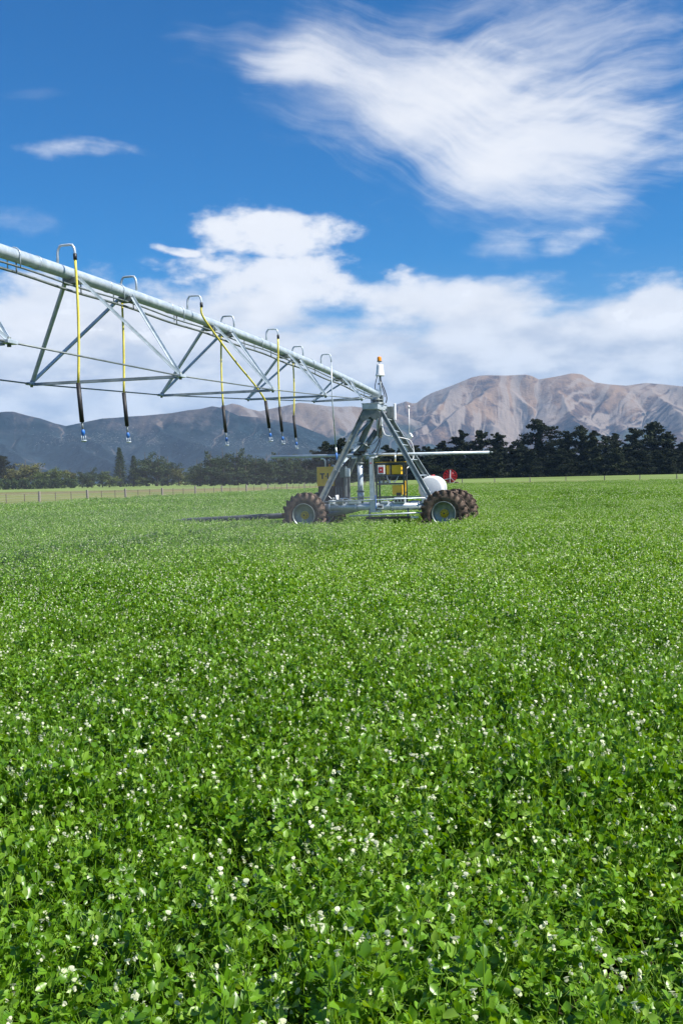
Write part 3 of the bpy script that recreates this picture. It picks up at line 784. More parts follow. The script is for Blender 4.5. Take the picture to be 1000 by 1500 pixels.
def wheel_parts(parent):
    global tyre_me
    if tyre_me is None:
        t_ = ty.build('tyre', M['tyre'], parent)
        rm = MB().lathe([(-.185, .352), (-.20, .345), (-.19, .325), (-.09, .300), (-.05, .285), (-.045, .10), (-.045, .02)], (0, 0, 0), n=48)
        rm.lathe([(.185, .352), (.20, .345), (.19, .325), (.09, .300), (.02, .285), (.02, .02)], (0, 0, 0), n=48)
        r_ = rm.build('rim', M['rim'], parent)
        hb_ = MB().lathe([(-.046, .125), (-.085, .12), (-.10, .105), (-.10, .05), (-.135, .045), (-.135, .001)], (0, 0, 0), n=28).build('hub', M['hub_yellow'], parent)
        bt = MB()
        for q in range(8):
            a = q * math.pi / 4; bt.tube([(.088*math.cos(a), -.10, .088*math.sin(a)), (.088*math.cos(a), -.118, .088*math.sin(a))], .011, 6)
        bt.tube([(0, -.13, 0), (0, -.155, 0)], .026, 10)
        b_ = bt.build('bolts', M['black_paint'], parent); b_['kind'] = 'stuff'
        tyre_me = [('tyre', t_.data), ('rim', r_.data), ('hub', hb_.data), ('bolts', b_.data)]
    else:
        for nm, me in tyre_me:
            c = bpy.data.objects.new(nm, me); COL.objects.link(c); c.parent = parent
            if nm == 'bolts': c['kind'] = 'stuff'
for u, w, a in ((-2.1, -.81, .1), (2.1, -.81, .33), (-2.08, 1.16, .2), (2.08, 1.16, .05)):
    wo = make_wheel(u, w); wo.rotation_euler = (0, a, 0); wheel_parts(wo)

# chassis
for w, nm in ((-.72, 'front_beam'), (1.05, 'rear_beam')):
    b = MB().tube([(-1.85, w, .86), (1.85, w, .86)], .105, 20)
    for u in (-1.35, -.55, .55, 1.35): b.tube([(u - .02, w, .86), (u + .02, w, .86)], .135, 18)
    b.build(nm, G, cart)
for u in (-1.3, 0.25, 1.3): MB().beam((u, -.72, .90), (u, 1.05, .90), .10, .12).build('cross_member', G, cart)
for u, s in ((-1.85, -1), (1.85, 1)):
    for w in (-.72, 1.05):
        gb = MB().box((u - .10, w - .12, .60), (u + .10, w + .12, 1.0)); gb.tube([(u, w, .645), (u + s * .25, w, .645)], .09, 14)
        gb.tube([(u, w + .10, .645), (u, w - .05, .645)], .12, 14)
        gb.build('gearbox', M['galv_dark'], cart, bevel=.012)
MB().tube([(-1.5, -.86, 1.03), (1.55, -.86, 1.10)], .018, 8).build('front_rail', G, cart)
MB().tube([(-1.45, 1.0, 1.10), (1.5, 1.0, 1.10)], .018, 8).build('rear_rail', G, cart)
MB().tube([(-.72, -.86, .60), (1.55, -.86, .68)], .022, 8).build('lower_rail', G, cart)
MB().beam((-.22, -.86, .535), (1.12, -.86, .545), .07, .07).build('drawbar', M['black_paint'], cart)
MB().beam((1.10, -.86, .545), (1.34, -.86, .545), .06, .05).build('drawbar_end', G, cart)
for u in (-.12, 1.03): MB().beam((u, -.86, .50), (u, -.80, .80), .05, .03).build('drawbar_hanger', M['galv_dark'], cart)
# brackets and valve blocks on the front beam
for u0, u1, z1 in ((-1.36, -1.22, 1.07), (-1.12, -.93, 1.09), (-.76, -.44, 1.05), (.22, .44, 1.02), (.62, .94, 1.13), (1.44, 1.58, 1.08)):
    MB().box((u0, -.83, .955), (u1, -.58, z1)).build('bracket', G if u0 != -1.12 else M['galv_dark'], cart, bevel=.008)
for u in (.66, .76, .86): MB().box((u, -.865, 1.0), (u + .05, -.832, 1.09)).build('valve_block', M['black_paint'], cart)
MB().box((.12, -.875, .80), (.30, -.845, .93)).build('maker_plate', M['white_plastic'], cart)
MB().box((.145, -.882, .835), (.275, -.876, .895)).build('maker_plate_print', M['black_paint'], cart)
# A-frame legs
legs = [('leg', (-1.70, -.72, .92), (-.27, -.36, 3.74), .17), ('leg', (1.80, -.72, .92), (.17, -.36, 3.70), .11),
        ('leg', (-1.72, 1.05, .92), (-.22, .50, 3.76), .17), ('leg', (1.76, 1.05, .92), (.15, .50, 3.70), .11)]
for nm, p, q, wd in legs:
    p, q = Vector(p), Vector(q); d = (q - p).normalized()
    side = Vector((0, 1, 0)).cross(d).normalized()
    m_ = MB(); m_.beam(p, q, .012, wd, side)                                   # web
    f0 = side * (wd / 2 - .006)
    back = 1 if p.y < 0 else 1
    for sgn in (-1, 1):
        off = f0 * sgn + Vector((0, -.046 * back, 0))
        m_.beam(p + off, q + off, .080, .012, side)
    m_.build('leg', M['leg'], cart)
    MB().box((p.x - .12, p.y - .13, .955), (p.x + .12, p.y + .13, .985)).build('leg_foot', G, cart)
def lerp(a, b, t): return tuple(a[i] + (b[i] - a[i]) * t for i in range(3))
LF, RF, LB, RB = [(l[1], l[2]) for l in legs]
for t in (.12, .30, .47, .63, .78, .91):
    MB().tube([lerp(*RF, t), lerp(*RB, t)], .017, 8).build('rung', G, cart)
for t in (.36, .66, .90):
    MB().beam(lerp(*LF, t), lerp(*LB, t), .05, .05).build('tie', G, cart)
for t0, t1 in ((.36, .66), (.66, .90)): MB().angle(lerp(*LF, t0), lerp(*LB, t1), .05).build('brace', G, cart)
for t0, t1 in ((.12, .30),): MB().tube([lerp(*RF, t0), lerp(*RB, t1)], .015, 8).build('brace', G, cart)
# inner rail of the right-hand ladder legs
for A, B, w in ((LF, RF, -.36), (LB, RB, .5)):
    p, q = B; MB().beam(Vector(p) + Vector((-.13, .03, 0)), Vector(q) + Vector((-.0, .03, -.10)), .05, .04).build('leg_stiffener', G, cart)
# gussets and head
MB().add([(-.33, -.505, 3.72), (.10, -.505, 3.72), (.22, -.505, 3.55), (.05, -.505, 3.40), (-.12, -.505, 3.52), (-.32, -.505, 3.38), (-.45, -.505, 3.5),
          (-.33, -.49, 3.72), (.10, -.49, 3.72), (.22, -.49, 3.55), (.05, -.49, 3.40), (-.12, -.49, 3.52), (-.32, -.49, 3.38), (-.45, -.49, 3.5)],
         [(6, 5, 4, 3, 2, 1, 0), (7, 8, 9, 10, 11, 12, 13)] + [(i, (i+1) % 7, 7 + (i+1) % 7, 7 + i) for i in range(7)]).build('gusset', M['galv_dark'], cart)
hd_ = MB().box((-.36, -.52, 3.735), (.12, .66, 3.90)); hd_.build('head_box', G, cart, bevel=.006)
MB().box((-.38, -.54, 3.902), (.14, .68, 3.918)).build('head_plate', G, cart)
MB().box((.16, .42, 3.50), (.34, .60, 3.86)).build('junction_box', M['galv_dark'], cart, bevel=.01)
MB().box((.36, .46, 3.45), (.42, .58, 3.95)).build('junction_bracket', M['white_plastic'], cart, bevel=.008)
pv_ = MB().lathe([(3.919, .22), (3.95, .22), (3.951, .15), (4.02, .15), (4.021, .19), (4.05, .19), (4.051, .10), (4.12, .10)], (-.02, .0, 0), (0, 0, 1), 20)
pv_.build('pivot_bearing', M['galv_dark'], cart)
el_ = MB().tube([(-.02, .0, 4.05), (-.02, .01, 4.14), (-.02, -.05, 4.19), (-.02, -.16, 4.21)], .095, 16)
el_.tube([(-.02, -.10, 4.205), (-.02, -.13, 4.208)], .15, 16); el_.build('elbow', G, cart)
for q in range(6):
    a = q * 1.05; MB().tube([(-.02 + .17*math.cos(a), .17*math.sin(a), 3.95), (-.02 + .17*math.cos(a), .17*math.sin(a), 4.0)], .014, 6).build('bolt', M['galv_dark'], cart)
for u, w, zz in ((-.17, -.06, 4.16), (.13, -.02, 4.17), (.10, .12, 4.08), (-.12, .14, 4.1)): MB().box((u - .035, w - .04, 3.93), (u + .035, w + .04, zz)).build('bearing_lug', G if u < 0 else M['galv_dark'], cart, bevel=.006)
MB().beam((-.26, -.30, 4.10), (-.02, -.05, 4.05), .03, .05).build('pivot_arm', G, cart)
# mast with sensor and beacon
MB().tube([(.07, .05, 3.92), (.07, .05, 4.82)], .032, 10).build('mast', G, cart)
MB().beam((.00, .05, 4.52), (.14, .05, 4.52), .03, .04).build('mast_clamp', M['black_paint'], cart)
sn = MB().lathe([(4.775, .001), (4.775, .125), (4.80, .13), (4.82, .12), (5.06, .098), (5.10, .085), (5.105, .001)], (.07, .05, 0), (0, 0, 1), 22)
sn.build('sensor_housing', M['white_plastic'], cart)
MB().lathe([(4.755, .001), (4.755, .14), (4.785, .14), (4.785, .10)], (.07, .05, 0), (0, 0, 1), 22).build('sensor_base', M['white_plastic'], cart)
MB().tube([(.065, .02, 5.09), (.065, .02, 5.20)], .014, 8).build('beacon_stem', M['white_plastic'], cart)
MB().lathe([(5.175, .001), (5.175, .072), (5.20, .072)], (.065, .02, 0), (0, 0, 1), 18).build('beacon_base', M['galv_dark'], cart)
MB().lathe([(5.20, .066), (5.23, .064), (5.30, .062), (5.325, .05), (5.335, .001)], (.065, .02, 0), (0, 0, 1), 18).build('beacon_lens', M['amber'], cart)
def cable(pts, r=.010, mat='cable', name='cable'):
    # smooth through points
    P = [Vector(p) for p in pts]; out = []
    for i in range(len(P) - 1):
        p0, p1, p2, p3 = P[max(i-1, 0)], P[i], P[i+1], P[min(i+2, len(P)-1)]
        for k in range(6):
            t = k / 6; out.append(.5 * ((2*p1) + (-p0+p2)*t + (2*p0-5*p1+4*p2-p3)*t*t + (-p0+3*p1-3*p2+p3)*t**3))
    out.append(P[-1])
    return MB().tube(out, r, 7).build(name, M[mat], cart)
cable([(.0, .03, 4.78), (-.05, .0, 4.60), (-.08, .0, 4.45), (-.07, -.02, 4.28)], .012)
cable([(.08, .03, 4.75), (.12, .0, 4.55), (.20, .02, 4.35), (.26, .05, 4.10), (.22, .1, 3.95)], .016)
cable([(.09, .05, 4.50), (.16, .05, 4.30), (.21, .0, 4.12)], .014)
cable([(.04, .0, 3.55), (.02, -.05, 3.2), (.03, -.05, 2.85), (-.1, -.08, 2.55), (-.2, -.1, 2.45)], .016)
cable([(.09, .0, 3.6), (.10, -.05, 3.15), (.05, -.05, 2.75), (-.06, -.1, 2.4)], .012)
cable([(.10, 0, 3.3), (.22, -.1, 3.0), (.45, -.1, 2.93), (.72, .1, 2.88), (.90, .3, 2.80), (.98, .36, 2.55), (.98, .2, 2.2), (.85, -.1, 1.95)], .012, 'white_plastic', 'conduit')
cable([(-.45, 0, 2.75), (-.2, -.05, 2.72), (0, -.05, 2.9), (.08, 0, 3.2)], .007)
# antenna on the rear right leg
MB().tube([(.86, .36, 2.95), (.86, .36, 3.80)], .014, 8).build('antenna', M['white_plastic'], cart)
MB().tube([(.86, .36, 3.78), (.86, .36, 3.86)], .028, 10).build('antenna_tip', M['white_plastic'], cart)
MB().beam((.74, .40, 2.86), (.93, .36, 2.98), .10, .14).build('antenna_box', M['white_plastic'], cart, bevel=.01)
MB().beam((.62, .5, 2.95), (.88, .38, 2.88), .03, .03).build('antenna_bracket', G, cart)
# riser and the sloping feed pipe
MB().tube([(-.60, 0, .80), (-.60, 0, 2.18)], .083, 18).build('riser', G, cart)
for z in (1.30, 1.02, 2.14): MB().tube([(-.60, 0, z), (-.60, 0, z + .035)], .125, 18).build('flange', M['galv_dark'], cart)
MB().tube([(-.60, 0, 1.06), (-.60, 0, 1.29)], .10, 16).build('coupling', G, cart)
MB().tube([(-.60, 0, 2.17), (-.60, 0, 2.32), (-.55, .02, 2.47), (-.42, .05, 2.66), (-.10, .12, 3.12)], .088, 16).build('feed_pipe', M['galv_dark'], cart)
MB().tube([(-.42, .05, 2.66), (-.385, .055, 2.71)], .13, 16).build('flange', M['galv_dark'], cart)
MB().tube([(.02, .08, 2.98), (.02, .08, 3.72)], .095, 18).build('drop_pipe', G, cart)
MB().lathe([(2.90, .001), (2.92, .06), (2.98, .096)], (.02, .08, 0), (0, 0, 1), 16).build('drop_pipe_cap', G, cart)
for z, u in ((2.48, -.52), (2.40, -.66)): MB().box((u - .12, -.12, z), (u + .14, .10, z + .05)).build('valve', M['black_paint'], cart, bevel=.01)
MB().tube([(-.84, -.05, 2.33), (-.66, -.05, 2.33)], .04, 10).build('valve_actuator', M['white_plastic'], cart)
MB().tube([(-.60, 0, .82), (-.9, 0, .74), (-1.5, .0, .66), (-2.3, .0, .60)], .09, 14).build('inlet_pipe', G, cart)
# boom across the tower
MB().tube([(-3.44, 0, 2.425), (3.30, 0, 2.375)], .045, 12).build('boom', G, cart)
MB().tube([(3.30, 0, 2.375), (3.40, 0, 2.374)], .03, 10).build('boom_end', M['galv_dark'], cart)
# centre post
pl = [(-.10, -.84, .72), (.07, -.84, .72), (-.02, -.84, 2.30), (-.10, -.84, 2.30)]
MB().add(pl + [(x, y + .015, z) for x, y, z in pl], [(0, 1, 2, 3), (7, 6, 5, 4), (0, 4, 5, 1), (1, 5, 6, 2), (2, 6, 7, 3), (3, 7, 4, 0)]).build('centre_post', M['galv'], cart)
MB().beam((.08, -.79, .74), (-.012, -.79, 2.30), .10, .014, (1, 0, .06)).build('post_flange', M['galv_dark'], cart)
MB().box((-.11, -.86, .70), (.20, -.60, .745)).build('post_foot', G, cart)
MB().tube([(-.055, -.855, 2.14), (-.055, -.838, 2.14)], .022, 8).build('post_bolt', M['red'], cart)
MB().beam((-.06, -.83, 2.28), (-.06, .02, 2.36), .05, .04).build('post_strut', G, cart)
# control rack
RD = M['rack_dark']
u0, u1, w0, w1_, z0, z1 = .03, .855, -.50, -.15, 1.13, 2.13
for u in (u0, u1):
    for w in (w0, w1_): MB().beam((u, w, z0 - .22), (u, w, z1), .045, .045).build('rack_upright', RD, cart)
for z in (z0, 1.52, 1.75, z1):
    MB().beam((u0 + .023, w0, z), (u1 - .023, w0, z), .035, .045).build('rack_rail', RD, cart)
    MB().beam((u0 + .023, w1_, z), (u1 - .023, w1_, z), .035, .045).build('rack_rail', RD, cart)
for z in (1.535, 1.765): MB().box((u0 + .03, w0 + .03, z), (u1 - .03, w1_ - .03, z + .012)).build('rack_shelf', G, cart)
MB().box((u0 - .02, w0 - .03, z1 + .026), (u1 + .03, w1_ + .03, z1 + .036)).build('rack_roof', M['yellow_paint'], cart)
MB().box((u1 + .025, w0 - .01, 1.18), (u1 + .04, w0 + .07, 1.60)).build('side_panel', M['yellow_paint'], cart)
sg = MB().box((u0 + .06, w0 - .09, 1.81), (u0 + .265, w0 - .03, 2.075)).build('sign', M['white_plastic'], cart, 'white panel with a red square', bevel=.006)
MB().box((u0 + .09, w0 - .098, 1.85), (u0 + .232, w0 - .0915, 2.02)).build('red_square', M['red'], sg)
MB().box((u0 + .143, w0 - .1015, 1.915), (u0 + .177, w0 - .099, 1.955)).build('sign_mark', M['white_plastic'], sg)
MB().box((u0 + .29, w0 + .03, 1.80), (u0 + .375, w0 + .22, 2.07)).build('control_box', M['yellow_paint'], cart, bevel=.008)
MB().box((u0 + .46, w0 + .03, 1.80), (u0 + .735, w0 + .25, 2.07)).build('control_box', M['yellow_paint'], cart, bevel=.01)
MB().box((u0 + .46, w0 + .03, 1.19), (u0 + .755, w0 + .25, 1.48)).build('control_box', M['yellow_paint'], cart, bevel=.01)
MB().box((u0 + .61, w0 - .08, 1.165), (u0 + .74, w0 - .032, 1.26)).build('pump', M['black_paint'], cart, bevel=.01)
for k in range(6): MB().box((u0 + .06 + k * .06, w0 + .04, 1.55), (u0 + .095 + k * .06, w0 + .12, 1.60 + .02 * (k % 3))).build('connector', M['blue_plastic'] if k == 0 else (M['white_plastic'] if k % 2 else M['black_paint']), cart)
cable([(.36, -.54, 1.76), (.38, -.55, 1.64), (.36, -.53, 1.58)], .008, 'white_plastic')
cable([(.70, -.54, 1.74), (.66, -.56, 1.66), (.62, -.54, 1.60), (.5, -.53, 1.585)], .009, 'white_plastic')
MB().tube([(.56, -.3, 2.17), (.56, -.3, 2.38)], .025, 8).build('rack_hanger', G, cart)
MB().box((.22, -.45, 2.18), (.44, -.25, 2.25)).build('rack_lamp', M['black_paint'], cart, bevel=.02)
# blue earth strap down the centre post
cable([(.075, -.87, 1.20), (.085, -.875, 1.0), (.08, -.87, .8)], .012, 'blue_plastic')
# cabinets beside the left leg
MB().box((-1.16, -.28, 1.74), (-1.0, -.02, 2.07)).build('cabinet', M['cabinet'], cart, bevel=.01)
MB().box((-.98, -.34, 1.76), (-.88, -.10, 2.02)).build('cabinet', M['galv'], cart, bevel=.01)
MB().box((-1.12, -.22, .96), (-1.06, -.10, 1.74)).build('cabinet_post', M['black_paint'], cart)
MB().box((-.95, -.2, .96), (-.89, -.1, 1.76)).build('cabinet_post', M['rack_dark'], cart)
for q, (u, z, c) in enumerate(((-1.30, 1.05, 'galv_dark'), (-1.2, 1.12, 'white_plastic'), (-1.05, 1.03, 'galv'), (-.8, 1.02, 'galv_dark'))):
    MB().tube([(u, -.5, .96), (u, -.5, z + .1)], .05, 10).build('hydraulic_motor', M[c], cart)
cable([(-1.55, -.6, 1.03), (-1.3, -.75, 1.10), (-1.0, -.7, 1.06), (-.7, -.6, 1.10), (-.45, -.6, 1.0)], .014)
cable([(-1.45, -.55, 1.2), (-1.2, -.6, 1.02), (-.9, -.72, 1.12), (-.6, -.7, 1.0)], .012, 'white_plastic')
cable([(.2, -.7, .99), (.35, -.75, 1.10), (.5, -.72, 1.0), (.62, -.7, 1.1)], .014)
cable([(1.0, -.7, .98), (1.2, -.78, 1.03), (1.42, -.7, 1.0)], .012)

# generator on the left of the deck
gen = mthing('generator', 'yellow-hooded engine generator with a bent exhaust on the left of the cart', 'generator', -1.70, .25, .96)
MB().box((-.27, -.25, .53), (.27, .35, 1.12)).build('hood', M['yellow_paint'], gen, bevel=.015)
MB().box((-.25, -.22, .09), (.25, .32, .525)).build('engine', M['black_paint'], gen, bevel=.02)
MB().box((-.30, -.28, .02), (.62, .38, .085)).build('skid', M['galv_dark'], gen)
MB().tube([(-.36, -.1, .26), (-.20, -.1, .26)], .085, 14).build('air_filter', M['black_paint'], gen)
MB().tube([(-.08, .05, 1.11), (-.08, .05, 1.28), (-.10, .05, 1.34), (-.15, .05, 1.37), (-.22, .05, 1.37)], .026, 9).build('exhaust', M['white_plastic'], gen)
MB().tube([(.08, -.05, 1.11), (.08, -.05, 1.20)], .022, 8).build('filler', M['amber'], gen)
MB().box((.30, -.2, .09), (.58, .25, .95)).build('radiator', M['rack_dark'], gen, bevel=.015)
for u in (.30, .39, .48): MB().box((u, -.23, .16), (u + .05, -.205, .50)).build('radiator_louvre', M['galv_dark'], gen)
lt = MB().box((-.165, -.258, .885), (-.02, -.2515, .925)); lt.box((-.115, -.258, .75), (-.07, -.2515, .8845)); lt.build('letter_t', M['black_paint'], gen)
MB().box((0.0, -.258, .815), (.04, -.2515, .845)).build('letter_dash', M['black_paint'], gen)
lt = MB().box((.06, -.258, .75), (.10, -.2515, .925)); lt.box((.1005, -.258, .75), (.165, -.2515, .788)); lt.build('letter_l', M['black_paint'], gen)

# white tank on the right of the deck
tank = mthing('tank', 'white plastic drum tank lying on the right of the cart behind the ladder leg', 'tank', 1.60, .05, .96)
TR = .37
prof = [(-.36, .001), (-.36, .30), (-.345, .345), (-.31, TR), (-.06, TR), (-.05, TR - .012), (-.03, TR - .012), (-.02, TR), (.20, TR), (.21, TR - .012), (.23, TR - .012), (.24, TR), (.31, TR), (.345, .345), (.36, .30), (.36, .001)]
MB().lathe(prof, (0, 0, .40), (0, 1, 0), 48).build('shell', M['tank'], tank)
MB().tube([(.02, -.05, .765), (.02, -.05, .80)], .06, 16).build('filler_cap', M['red'], tank)
MB().tube([(-.07, -.12, .765), (-.07, -.12, .79)], .03, 12).build('vent', M['galv'], tank)
for w in (-.2, .2):
    MB().add([(-.30, w - .03, .0), (.30, w - .03, .0), (.33, w - .03, .25), (.18, w - .03, .09), (-.18, w - .03, .09), (-.33, w - .03, .25),
              (-.30, w + .03, .0), (.30, w + .03, .0), (.33, w + .03, .25), (.18, w + .03, .09), (-.18, w + .03, .09), (-.33, w + .03, .25)],
             [(0, 1, 2, 3, 4, 5), (11, 10, 9, 8, 7, 6)] + [(i, (i+1) % 6, 6 + (i+1) % 6, 6 + i) for i in range(6)]).build('cradle', G, tank)

# --- the overhead span
span = mthing('irrigation_span', 'galvanised overhead water pipe with triangular truss reaching from the cart to the left edge', 'irrigation pipe', 0, 0)
TT = [-.0, .2, 1.5, 3.0, 5.3, 7.6, 9.6, 11.5, 13.4, 15.5, 17.2, 19.0, 21.0, 23.5, 26.0]
ZZ = [4.195, 4.206, 4.28, 4.353, 4.43, 4.487, 4.54, 4.583, 4.605, 4.602, 4.60, 4.575, 4.545, 4.49, 4.42]
zp = np.polyfit(TT, ZZ, 3)
def pz(t): return float(np.polyval(zp, t))
PR = .084
ts = np.arange(.16, 26.1, .4)
MB().tube([(0, -t, pz(t)) for t in ts], PR, 24).build('pipe', G, span)
for t in (1.0, 3.05, 5.9, 9.0, 12.0, 14.3, 16.35, 18.2, 20.9): # joint bands
    MB().tube([(0, -t - .02, pz(t)), (0, -t + .02, pz(t))], PR + .007, 24).build('band', G, span)
for t in (6.6, 10.1, 13.9, 16.0, 18.7, 21.5):             # hoop straps that carry the cables
    pts = [(math.cos(a) * (PR + .012), -t, pz(t) + math.sin(a) * (PR + .012)) for a in np.linspace(-.3, math.pi + .3, 14)]
    MB().tube([(pts[0][0], -t, pz(t) - .16)] + pts + [(pts[-1][0], -t, pz(t) - .16)], .008, 6).build('strap', G, span)
for off, dz, rr_ in ((.05, -.155, .013), (-.05, -.20, .018)):
    MB().tube([(off, -t, pz(t) + dz + .012 * math.sin(t * 2.1)) for t in ts[1:]], rr_, 6).build('cable', M['galv_dark'], span)
for t in np.arange(1.6, 25, 1.55): MB().beam((0.0, -t, pz(t) - PR + .005), (0.0, -t, pz(t) - .225), .014, .014).build('cable_hanger', M['galv_dark'], span)
nodes = [(4.34, .64, 3.745, 4.15, 3.30), (8.42, .90, 3.535, 8.5, 7.65), (12.38, 1.10, 3.35, 12.6, 11.75), (16.52, 1.20, 3.225, 17.35, 15.75), (20.75, 1.26, 3.19, 21.7, 20.1), (25.0, 1.28, 3.16, 25.9, 24.4)]
for (t, hw, zl, ta, tb) in nodes:
    for s in (-1, 1):
        for q in (ta, tb):
            MB().angle((s * .075, -q, pz(q) - .045), (s * hw, -t, zl), .038, .007, (s * .5, 0, 1)).build('strut', G, span)
        MB().box((s * hw - .05, -t - .09, zl - .02), (s * hw + .05, -t + .09, zl + .02)).build('node_plate', G, span, bevel=.005)
        MB().tube([(s * hw, -t, zl - .05), (s * hw, -t, zl + .05)], .022, 8).build('node_bolt', M['galv_dark'], span)
    MB().angle((-hw + .05, -t, zl - .03), (hw - .05, -t, zl - .03), .044, .007).build('cross_brace', M['leg'], span)
    for q in (ta, tb): MB().box((-.10, -q - .07, pz(q) - PR - .055), (.10, -q + .07, pz(q) - PR + .035)).build('saddle', M['galv_dark'], span, bevel=.008)
for s in (-1, 1):
    chain = [(s * .12, -.35, 4.12)] + [(s * n[1], -n[0], n[2]) for n in nodes]
    for p, q in zip(chain[:-1], chain[1:]):
        MB().tube([p, q], .0115, 7).build('truss_rod', M['galv_dark'], span)

# --- drop hoses hanging from goosenecks on the pipe
drops = [(17.68, .26, 2.33, 'yellow drop hose nearest the left edge of the picture, hanging straight', 0),
         (15.43, -.26, 2.39, 'second yellow drop hose from the left, hanging behind the pipe', 0),
         (13.55, .26, 2.96, 'slanting yellow drop hose caught over the truss in mid-span', 1),
         (11.42, -.26, 2.44, 'straight yellow drop hose directly left of the slanting one, behind the pipe', 0),
         (9.62, .26, 2.50, 'yellow drop hose nearest the cart on the near side of the pipe', 0),
         (7.16, -.26, 2.47, 'yellow drop hose nearest the cart, hanging behind the pipe', 0)]
def gooseneck(o, s, z0, up=.24, reach=.26):
    pts = [(-s * 0.0, 0, z0)] + [(0, 0, z0 + .14)]
    for a in np.linspace(0, math.pi, 9)[0:]:
        pts.append((s * (reach / 2) * (1 - math.cos(a)), 0, z0 + .15 + .105 * min(1, math.sin(a) * 1.35)))
    pts.append((s * reach, 0, z0 + .06))
    return MB().tube(pts, .017, 9).build('gooseneck', G, o)
spray_spots = []
for t, off, zb, lb, kind in drops:
    s = 1 if off > 0 else -1
    o = mthing('drop_hose', lb, 'drop hose', 0, -t, pz(t) + PR, 'drop hoses hanging from the overhead pipe')
    gooseneck(o, s, -.02, reach=abs(off))
    ztop = .05; L = pz(t) + PR - zb
    MB().tube([(off, 0, ztop - .02), (off, 0, ztop + .06)], .026, 10).build('clamp', M['black_paint'], o)
    if not kind:
        sway = random.uniform(-.03, .03)
        hz_ = -(L - .72)
        pts = [(off + sway * math.sin(k / 9 * 3.1), -.02 * k / 9, ztop + (hz_ - ztop) * k / 9) for k in range(10)]
        MB().tube(pts, .0175, 9).build('hose', M['yellow_hose'], o)
        dirx = .045
        e0 = Vector((off, -.02, hz_)); e1_ = Vector((off + dirx, -.03, hz_ - .50))
    else:
        # slung over a cross brace nearer the tower
        pts = [(off, 0, ztop), (off, .02, -.10), (off + .06, .35, -.35), (off + .18, 1.05, -.80), (off + .26, 1.75, -1.15), (off + .30, 2.10, -1.36), (off + .32, 2.20, -1.46)]
        P = [Vector(p) for p in pts]; outp = []
        for i in range(len(P) - 1):
            p0, p1, p2, p3 = P[max(i-1, 0)], P[i], P[i+1], P[min(i+2, len(P)-1)]
            for k in range(5):
                tt_ = k / 5; outp.append(.5 * ((2*p1) + (-p0+p2)*tt_ + (2*p0-5*p1+4*p2-p3)*tt_*tt_ + (-p0+3*p1-3*p2+p3)*tt_**3))
        outp.append(P[-1])
        MB().tube(outp, .0175, 9).build('hose', M['yellow_hose'], o)
        e0 = P[-1]; e1_ = e0 + Vector((.05, .03, -.50))
    MB().tube([e0 + Vector((0, 0, .02)), e1_], .031, 12).build('weight_sleeve', M['sleeve'], o)
    d = (e1_ - e0).normalized()
    MB().tube([e1_, e1_ + d * .11], .013, 8).build('nipple', M['galv_dark'], o)
    nz = e1_ + d * .10
    sp = MB().lathe([(0, .016), (.02, .026), (.06, .026), (.065, .018), (.08, .015)], nz, (d.x, d.y, d.z), 12).build('sprinkler', M['blue_plastic'], o)
    cage = MB()
    for a in (0, 2.1, 4.2): cage.tube([nz + d * .08 + Vector((.03*math.cos(a), .03*math.sin(a), 0)), nz + d * .15 + Vector((.03*math.cos(a), .03*math.sin(a), 0))], .004, 5)
    cage.lathe([(.145, .001), (.145, .042), (.155, .042), (.165, .02), (.165, .001)], nz, (d.x, d.y, d.z), 12); cage.build('deflector', M['galv'], sp)
    tip = nz + d * .13; xx, yy = cart_xy(tip.x, -t + tip.y); spray_spots.append((xx, yy, pz(t) + PR + tip.z))
# plain steel standpipe next to the tower
t = 5.75; o = mthing('drop_pipe', 'bare grey steel drop pipe with a blue end just left of the tower', 'drop pipe', 0, -t, pz(t) + PR)
gooseneck(o, 1, -.02)
MB().tube([(.26, 0, .06), (.26, .02, -.9), (.285, .16, -2.05)], .0155, 8).build('pipe', G, o)
MB().tube([(.285, .16, -2.05), (.29, .17, -2.18)], .024, 8).build('coupling', M['white_plastic'], o)
MB().tube([(.29, .17, -2.18), (.295, .18, -2.36)], .026, 8).build('hose_end', M['blue_plastic'], o)

# drag hose lying out over the crop to the left
hx, hy = cart_xy(-2.2, .0)
dh = thing('drag_hose', 'thick dark drag hose running from the cart out across the crop to the left', 'hose', (hx, hy, 0), -YAW)
A = at_height(250, 769, .30); a2 = at_height(330, 765, .40)
def loc_cart(p): v_ = np.array([p[0] - hx, p[1] - hy]); return (float(v_ @ E1), float(v_ @ E2), float(p[2]))
l1, l0 = loc_cart(a2), loc_cart(A)
hp = [(0.05, 0, .62), (-.5, -.02, .615), (l1[0] * .6, l1[1] * .6, .57), (l1[0], l1[1], .51), (l0[0] * .85, l0[1] * .85, .45), (l0[0], l0[1], .38), (l0[0] * 1.2, l0[1] * 1.2, .20)]
MB().tube(hp, .085, 16).build('hose', M['hose_black'], dh)
MB().tube([(0.02, 0, .60), (-.10, 0, .598)], .125, 16).build('coupling', M['galv_dark'], dh)

